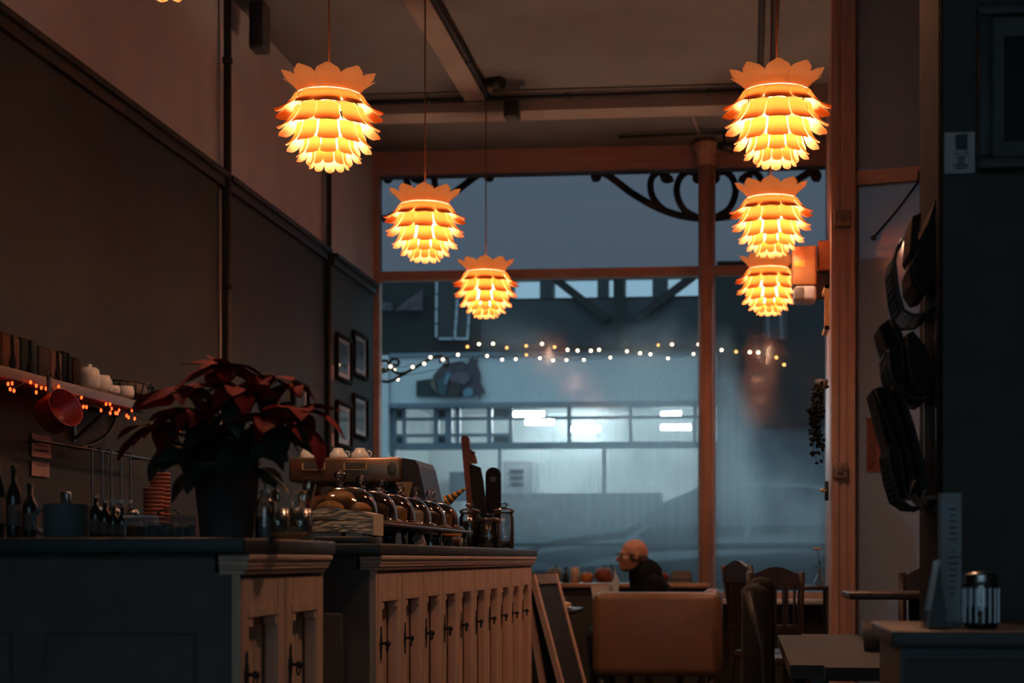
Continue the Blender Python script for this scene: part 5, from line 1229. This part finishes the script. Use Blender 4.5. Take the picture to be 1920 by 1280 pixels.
# bench he sits on
t = thing('bench_seat', 'low dark bench on which the reading man sits', 'bench', (hx0 + .16, 11.42, 0), math.radians(18)); MB().rbox(-.16, .3, -.33, .33, .27, .33, .02).build('seat', M_uph, t)
for x in (-.12, .26):
    for y in (-.28, .28): MB().bar((x, y, 0), (x, y, .27), .04).build('leg', M_dchair, t)
# newspaper he holds
A, B_ = P(1110, 1098, 11.15), P(1153, 1074, 11.2)
t = thing('newspaper', 'open white newspaper held up by the reading man', 'newspaper', P(1140, 1120, 11.2)); O = Vector(t.location)
def sheet(name, quad, th=.003):
    vs = [Vector(p_) - O for p_ in quad]; n_ = (vs[1] - vs[0]).cross(vs[2] - vs[0]).normalized() * th
    MB().add([*vs, *(v + n_ for v in vs)], [(0, 1, 2, 3), (7, 6, 5, 4), (0, 1, 5, 4), (1, 2, 6, 5), (2, 3, 7, 6), (3, 0, 4, 7)]).build(name, M_paper, t)
sheet('page', [P(1108, 1098, 11.12), P(1147, 1096, 11.22), P(1147, 1132, 11.22), P(1114, 1136, 11.12)])
sheet('page', [P(1149, 1100, 11.22), P(1152, 1069, 11.25), P(1161, 1090, 11.1), P(1158, 1120, 11.1)])
sheet('page', [P(1143, 1097, 11.225), P(1152, 1082, 11.24), P(1152, 1128, 11.24), P(1143, 1134, 11.225)])

# ================================================================== RIGHT SIDE
# switch boxes, latch, heater, hanging plant on the entry post
def swbox(label, px, py, s_):
    c = P(px, py, YP - .02); t = thing('switch_box', label, 'switch', c); MB().rbox(-s_, s_, -.02, 0, -s_, s_, .006).build('box', mat('aged_plastic', (.30, .20, .15), .5), t); MB().rbox(-s_ * .35, s_ * .35, -.028, -.02, -s_ * .45, s_ * .45, .003).build('rocker', mat('aged_plastic_dark', (.18, .12, .09), .5), t)
    for q_ in (-.7, .7): MB().cyl((s_ * q_, -.023, 0), (s_ * q_, -.019, 0), .004, n=8).build('screw', M_iron, t)
swbox('square junction box high on the brown entry post', 1580, 410, .042)
swbox('square light switch low on the brown entry post', 1575, 882, .040)
t = thing('door_latch', 'small brass latch on the edge of the brown entry post', 'latch', P(1549, 920, YP + .1)); MB().rbox(-.008, .012, -.02, .01, -.05, .05, .003).build('plate', M_iron, t); MB().cyl((0, -.02, 0), (-.02, -.05, 0), .006, n=8).sph((-.022, -.052, 0), .010, 8, 6).build('knob', M_gold, t)
Yh = 9.2
t = thing('wall_heater', 'orange-brown box heater with grey lower end mounted beside the entry post', 'heater', P(1512, 510, Yh)); O = Vector(t.location)
M_htr = mat('orange_brown_metal', (.42, .19, .075), .45, .2)
def hb(name, m, x0, x1, y0, y1, Ya_, Yb_, par=None, r=.01):
    a_, b_ = P(x0, y1, Ya_), P(x1, y0, Ya_); o = MB().rbox(a_.x - O.x, b_.x - O.x, Ya_ - O.y, Yb_ - O.y, a_.z - O.z, b_.z - O.z, r).build(name, m, par or t); return o
hb('casing', M_htr, 1485, 1531, 460, 535, Yh - .12, Yh + .06, None, .012)
hb('casing_side', M_htr, 1516, 1532, 459, 534, Yh - .05, Yh + .1, None, .01)
hb('orange_sticker', mat('orange_sticker', (.95, .40, .05), .5), 1489, 1509, 488, 501, Yh - .123, Yh - .118, None, .001)
lo = hb('grey_end', mat('pale_grey_plastic', (.38, .40, .44), .4), 1488, 1531, 534, 564, Yh - .12, Yh + .06, None, .02)
hb('display', M_black, 1490, 1507, 538, 560, Yh - .125, Yh - .118, None, .002)
hb('wall_bracket', M_htr, 1534, 1560, 450, 506, Yh - .02, Yh + .12, None, .006)
hb('bracket_arm', M_black, 1528, 1556, 508, 560, Yh + .06, Yh + .12, None, .004)
t = thing('gilt_frame', 'narrow gilt picture frame on the side of the entry post', 'frame', P(1553, 624, YP + .5)); O = Vector(t.location)
a_, b_ = P(1548, 624, YP + .35), P(1557, 541, YP + .35)
MB().box(a_.x - O.x - .005, a_.x - O.x + .02, -.15, -.13, 0, b_.z - a_.z).build('frame_bar', M_gold, t); MB().box(a_.x - O.x - .005, a_.x - O.x + .02, -.15, .12, 0, .018).build('frame_bar', M_gold, t); MB().box(a_.x - O.x - .005, a_.x - O.x + .02, -.15, .12, b_.z - a_.z - .018, b_.z - a_.z).build('frame_bar', M_gold, t); MB().box(a_.x - O.x + .006, a_.x - O.x + .016, -.13, .12, .018, b_.z - a_.z - .018).build('picture', M_dpanel, t)
# trailing plant
Yq = 8.9
t = thing('trailing_plant', 'dark trailing plant hanging down the side of the entry post', 'plant', P(1541, 722, Yq)); O = Vector(t.location)
MB().lathe([(0, -.02), (.03, -.02), (.036, .03), (.032, .03), (0, .02)], n=16).build('pot', M_black, t)
rg = random.Random(3); fol = MB()
for s_ in range(7):
    pts = []; x = rg.uniform(-.035, .02); y = rg.uniform(-.05, .03)
    L = rg.uniform(.28, .46)
    for k in range(7): pts.append(Vector((x + rg.uniform(-.012, .012) - .03 * math.sin(k / 2.2), y, .02 - L * k / 6)))
    MB().tube(pts, .002, 5).build('stem', M_stem, t)
    for k in range(26):
        c = pts[0].lerp(pts[-1], rg.random()) ; i_ = min(5, int(rg.random() * 6)); c = pts[i_].lerp(pts[i_ + 1], rg.random()) + Vector((rg.uniform(-.02, .02), rg.uniform(-.02, .02), rg.uniform(-.01, .01)))
        fol.sph(c, (.012, .010, .008), 6, 4, Euler((rg.random() * 3, rg.random() * 3, 0)).to_matrix().to_4x4())
tag(fol.build('foliage', mat('dark_trailing_leaf', (.012, .014, .010), .8, spec=.1), t), kind='stuff')
# poster on the entry glass
def entry_s(px):
    lo_, hi_ = 0, LE
    for _ in range(40):
        m_ = (lo_ + hi_) / 2
        if proj(ex + ed * m_ + Vector((0, 0, 1)))[0] < px: lo_ = m_
        else: hi_ = m_
    return lo_
s0, s1 = entry_s(1625), entry_s(1692); Yd = (ex + ed * s0).y; z0, z1 = PZ(1650, 885, Yd), PZ(1650, 783, Yd)
nrm_e = Vector((ed.y, -ed.x, 0))
t = thing('poster', 'reddish poster lettered sideways on the frosted entry glass', 'poster', ex + ed * ((s0 + s1) / 2) + nrm_e * .006 + Vector((0, 0, z0)), TH)
hw_ = (s1 - s0) / 2; hh = z1 - z0
MB().box(-hw_, hw_, -.002, .0, 0, hh).build('sheet', mat('red_brown_poster', (.26, .085, .06), .8), t)
me = text_mesh('THE GLAM LOUNGE', .046); me.materials.append(M_ink)
o = link('lettering', me, t, (-hw_ * .62, -.003, hh / 2)); o.rotation_euler = (PI / 2, -PI / 2, 0); o.scale = (hh * .92 / max(1e-3, o.dimensions.x), 1.2, 1)
tx = MB()
for k in range(4): tx.box(-hw_ * .2 + k * .03, -hw_ * .2 + k * .03 + .009, -.0035, -.002, hh * .12, hh * (.6 + .08 * (k % 2)))
tx.build('small_print', mat('faded_ink', (.13, .05, .04), .8), t)
sa, sb = entry_s(1728), entry_s(1640)
A, B_ = ex + ed * sa + nrm_e * .03 + Vector((0, 0, PZ(1728, 338, (ex + ed * sa).y))), ex + ed * sb + nrm_e * .03 + Vector((0, 0, PZ(1640, 448, (ex + ed * sb).y)))
t = thing('blind_cord', 'thin dark cord slanting across the frosted entry glass', 'cord', A)
MB().tube([(0, 0, 0), (B_ - A) * .5 + Vector((0, 0, -.01)), B_ - A], .006, 6).build('cord', M_iron, t); MB().rbox(-.015, .015, -.01, .02, -.015, .04, .004).build('cord_cleat', M_iron, t); MB().sph(B_ - A, .014, 8, 6).build('cord_end', M_iron, t)
# newspaper rack on the side of the partition
Yr0, Yr1 = 4.10, 4.36
rk = thing('newspaper_rack', 'black wire newspaper rack with three pockets on the partition edge', 'rack', (XPt - .02, 4.23, PZ(1750, 960, 4.1))); O = Vector(rk.location)
def X1(px): return PX(px, Yr0) - O.x
def Z1_(py): return PZ(1720, py, Yr0) - O.z
for y in (Yr0 - O.y, Yr1 - O.y): MB().bar((X1(1757), y, Z1_(960)), (X1(1757), y, Z1_(400)), .008).build('upright', M_iron, rk)
wire_m = M_iron
def pocket(front, back):
    """front and back: pixel profiles from the bottom up"""
    pr = [Vector((X1(x), 0, Z1_(y))) for x, y in front]
    rim = MB()
    for yy in (Yr0 - O.y, Yr1 - O.y): rim.tube([p_ + Vector((0, yy, 0)) for p_ in pr], .004, 6)
    for p_ in (pr[0], pr[-1]): rim.cyl(p_ + Vector((0, Yr0 - O.y, 0)), p_ + Vector((0, Yr1 - O.y, 0)), .004, n=6)
    po = rim.build('pocket', M_iron, rk)
    msh = MB(); L = len(pr) - 1
    for k in range(14):
        yy = (Yr0 - O.y) + (Yr1 - Yr0) * k / 13; msh.tube([p_ + Vector((0, yy, 0)) for p_ in pr], .0013, 4)
    for k in range(26):
        f_ = k / 25 * L; i_ = min(L - 1, int(f_)); p_ = pr[i_].lerp(pr[i_ + 1], f_ - i_); msh.cyl(p_ + Vector((0, Yr0 - O.y, 0)), p_ + Vector((0, Yr1 - O.y, 0)), .0013, n=4)
    tag(msh.build('wire_mesh', M_iron, po), kind='stuff')
pocket([(1752, 575), (1735, 588), (1712, 590), (1694, 580), (1684, 545), (1678, 490), (1682, 465), (1694, 446)], None)
pocket([(1752, 735), (1735, 748), (1712, 745), (1690, 735), (1676, 715), (1670, 690), (1666, 655)], None)
pocket([(1752, 935), (1735, 952), (1708, 950), (1686, 935), (1674, 895), (1666, 850), (1670, 836), (1680, 828)], None)
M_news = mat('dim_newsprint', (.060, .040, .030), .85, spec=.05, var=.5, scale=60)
M_mag = [mat('magazine_%d' % k, c, .85, var=.4, scale=20, spec=.05) for k, c in enumerate(((.030, .022, .018), (.065, .038, .026), (.055, .045, .042), (.040, .028, .022)))]
def paper(name, label, cat, prof, m, th, extra=None):
    c = P(prof[0][0], max(y for _, y in prof), Yr0 + .02); t = thing(name, label, cat, (PX(prof[0][0], Yr0 + .02), Yr0 + .13, c.z), group='papers in the rack'); O2 = Vector(t.location)
    MB().prism([(P(x, y, Yr0 + .02).x - O2.x, P(x, y, Yr0 + .02).z - O2.z) for x, y in prof][::-1], th, RX(PI / 2)).build('folded_sheets', m, t)
    if extra:
        pts = [Vector((P(x, y, Yr0 + .02).x - O2.x, -th / 2 - .001, P(x, y, Yr0 + .02).z - O2.z)) for x, y in extra]; MB().tube(pts, .0016, 4).build('page_edge', mat('page_edge', (.15, .11, .09), .8), t)
paper('newspaper', 'folded newspaper drooping from the top pocket of the rack', 'newspaper', [(1757, 372), (1752, 378), (1738, 420), (1718, 470), (1706, 500), (1708, 530), (1722, 552), (1738, 548), (1754, 520), (1759, 470)], M_news, .22, [(1752, 380), (1736, 430), (1712, 490), (1714, 520), (1728, 545)])
paper('newspaper', 'thin newspaper edge behind the drooping one in the top pocket', 'newspaper', [(1729, 396), (1712, 404), (1706, 470), (1712, 480), (1722, 455)], M_mag[1], .2)
paper('magazine', 'upright dark magazine leaning left in the middle pocket', 'magazine', [(1650, 610), (1668, 596), (1682, 604), (1694, 625), (1698, 700), (1690, 720), (1680, 716)], M_mag[3], .2, [(1668, 598), (1690, 640), (1696, 700)])
paper('newspaper', 'folded newspaper with a rounded fold in the middle pocket', 'newspaper', [(1697, 628), (1712, 620), (1735, 648), (1750, 690), (1752, 720), (1738, 738), (1716, 738), (1706, 716), (1700, 670)], M_news, .22, [(1700, 628), (1704, 680), (1712, 715), (1730, 735)])
paper('magazine', 'dark glossy magazine leaning left in the lowest pocket', 'magazine', [(1636, 730), (1652, 724), (1672, 780), (1694, 850), (1700, 930), (1690, 934), (1668, 850)], M_mag[0], .22, [(1640, 730), (1690, 860), (1698, 926)])
paper('magazine', 'brown magazine behind the dark one in the lowest pocket', 'magazine', [(1654, 726), (1668, 722), (1690, 780), (1712, 860), (1720, 930), (1706, 936), (1698, 850)], M_mag[1], .22)
paper('magazine', 'pale grey magazine nearest the partition in the lowest pocket', 'magazine', [(1676, 722), (1690, 722), (1716, 800), (1738, 880), (1744, 925), (1728, 938), (1720, 870), (1700, 790)], M_mag[2], .22, [(1690, 724), (1722, 830), (1742, 920)])
c = P(1716, 935, Yr0 - .012); t = thing('crumpled_tissue', 'crumpled cream tissue tucked in the bottom of the lowest pocket', 'tissue', c)
for k in range(9):
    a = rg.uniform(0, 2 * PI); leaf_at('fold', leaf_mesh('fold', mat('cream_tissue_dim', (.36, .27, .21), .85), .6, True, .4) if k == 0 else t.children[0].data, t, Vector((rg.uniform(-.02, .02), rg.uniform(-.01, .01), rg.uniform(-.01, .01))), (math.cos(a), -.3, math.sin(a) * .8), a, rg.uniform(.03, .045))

# card and frame on the partition
a_, b_ = P(1771, 325, 3.995), P(1828, 247, 3.995)
t = thing('printed_card', 'white printed card with a dark square on the dark partition', 'card', ((a_.x + b_.x) / 2, 3.998, a_.z)); w_, h_ = (b_.x - a_.x) / 2, b_.z - a_.z
MB().box(-w_, w_, -.002, .001, 0, h_).build('card', mat('dim_white_card', (.88, .78, .74), .8), t); MB().box(-w_ * .28, w_ * .52, -.003, -.002, h_ * .57, h_ * .95).build('dark_square', M_black, t)
me = text_mesh('No. 22', .0125); me.materials.append(M_ink); link('lettering', me, t, (w_ * .12, -.0025, h_ * .48), (PI / 2, 0, 0))
tx = MB()
for k, ww in enumerate((.3, .2, .24, .5, .36)): tx.box(w_ * .1 - w_ * ww, w_ * .1 + w_ * ww, -.0028, -.002, h_ * (.385 - k * .066) - .0018, h_ * (.385 - k * .066) + .0018)
tx.build('small_print', M_ink, t)
t = thing('framed_poster', 'large dark frame with grey mount at the right edge of the picture', 'picture', (PX(1960, 3.99), 3.99, PZ(1900, 320, 3.99))); O = Vector(t.location)
x0, x1 = PX(1832, 3.99) - O.x, PX(2090, 3.99) - O.x; z1 = PZ(1900, 10, 3.99) - O.z
for b in (MB().rbox(x0, x1, -.03, .008, 0, .03, .005), MB().rbox(x0, x1, -.03, .008, z1 - .03, z1, .005), MB().rbox(x0, x0 + .033, -.03, .008, .03, z1 - .03, .005), MB().rbox(x1 - .033, x1, -.03, .008, .03, z1 - .03, .005)): b.build('frame_bar', M_black, t)
MB().box(x0 + .033, x1 - .033, -.006, .004, .03, z1 - .03).build('mount', mat('dim_mount', (.20, .185, .17), .8), t); MB().box(PX(1882, 3.99) - O.x, x1 - .066, -.009, -.006, PZ(1900, 266, 3.99) - O.z, PZ(1900, 70, 3.99) - O.z).build('print', mat('dark_blue_print', (.012, .016, .020), .6), t)
# sideboard
zsb = PZ(1800, 1178, 3.55)
t = thing('sideboard', 'black sideboard against the partition in the right foreground', 'sideboard', (.95, 3.7, 0)); xs0 = PX(1672, 3.42) - .95
MB().rbox(xs0, .75, -.28, .28, zsb - .035, zsb, .006).build('top', M_black, t); MB().box(xs0 + .02, .73, -.26, .27, .06, zsb - .035).build('carcass', M_black, t)
for k in range(3): d_ = MB().rbox(xs0 + .03 + k * .45, xs0 + .46 + k * .45, -.275, -.26, .1, zsb - .06, .006).build('door', M_teal, t); MB().sph((xs0 + .42 + k * .45, -.285, zsb - .25), .012, 10, 8).build('knob', M_iron, d_)
for x in (xs0 + .06, .7):
    for y in (-.22, .22): MB().box(x - .02, x + .02, y - .02, y + .02, 0, .06).build('foot', M_black, t)
# menu, acrylic holder, sugar jar on the sideboard
Ym = 3.62
t = thing('tall_menu', 'tall narrow printed menu sheet standing on the sideboard', 'menu', (PX(1783, Ym), Ym, zsb)); a_, b_ = P(1764, 1170, Ym), P(1803, 924, Ym); w_, h_ = (b_.x - a_.x) / 2, b_.z - zsb
MB().box(-w_, w_, -.001, .001, .01, h_).build('sheet', mat('dim_menu_paper', (.55, .52, .53), .8), t); MB().box(-w_ - .004, -w_, -.003, .004, 0, h_).build('wooden_back', M_dwood, t); MB().box(-w_ - .004, w_, -.02, .02, 0, .012).build('stand', M_dwood, t)
tx = MB()
for k in range(15):
    ww = (.45, .25, .3, .45, .35, .4, 0, .12, .6, .5, .4, .4, .3, .3, .2)[k]; tx.box(.004 - w_ * ww, .004 + w_ * ww, -.0016, -.001, h_ * (.88 - .045 * k) - .0018, h_ * (.88 - .045 * k) + .0012)
tx.build('printed_lines', M_ink, t)
t = thing('acrylic_menu_holder', 'clear wedge-shaped acrylic holder leaning beside the tall menu', 'menu holder', (PX(1752, 3.56), 3.56, zsb))
MB().prism([(-.026, 0), (.004, .148), (.008, .148), (-.020, 0)], .10, RX(PI / 2)).prism([(.004, .148), (.024, 0), (.030, 0), (.008, .148)], .10, RX(PI / 2)).build('sleeve', glass('acrylic_sheet', (.9, .9, .9), .06, .05), t); MB().prism([(-.018, .004), (.004, .135), (.020, .004)], .09, RX(PI / 2)).build('card', M_black, t)
t = thing('sugar_jar', 'ribbed glass sugar jar with threaded metal lid on the sideboard', 'jar', (PX(1839, 3.6), 3.6, zsb)); r_ = (PX(1872, 3.6) - PX(1806, 3.6)) / 2; h_ = PZ(1840, 1070, 3.6) - zsb
vs = []; N = 48
jb = MB().lathe([(0, .002), (r_ * .95, .002), (r_, .01), (r_, h_ * .72), (r_ * .92, h_ * .8)], n=32); jb.build('jar_body', M_clear, t)
for k in range(16):
    a = 2 * PI * k / 16; MB().bar((r_ * math.cos(a), r_ * math.sin(a), .012), (r_ * math.cos(a), r_ * math.sin(a), h_ * .7), .004, .004).build('glass_rib', M_clear, t)
MB().lathe([(0, .006), (r_ * .93, .006), (r_ * .93, h_ * .35), (0, h_ * .37)], n=28).build('sugar', mat('dim_sugar', (.05, .05, .05), .9), t)
MB().lathe([(r_ * .97, h_ * .78), (r_ * 1.03, h_ * .80), (r_ * .98, h_ * .83), (r_ * 1.03, h_ * .86), (r_ * .98, h_ * .89), (r_ * 1.02, h_ * .92), (r_ * .9, h_ * .97), (0, h_)], n=32).build('metal_lid', M_steel, t)
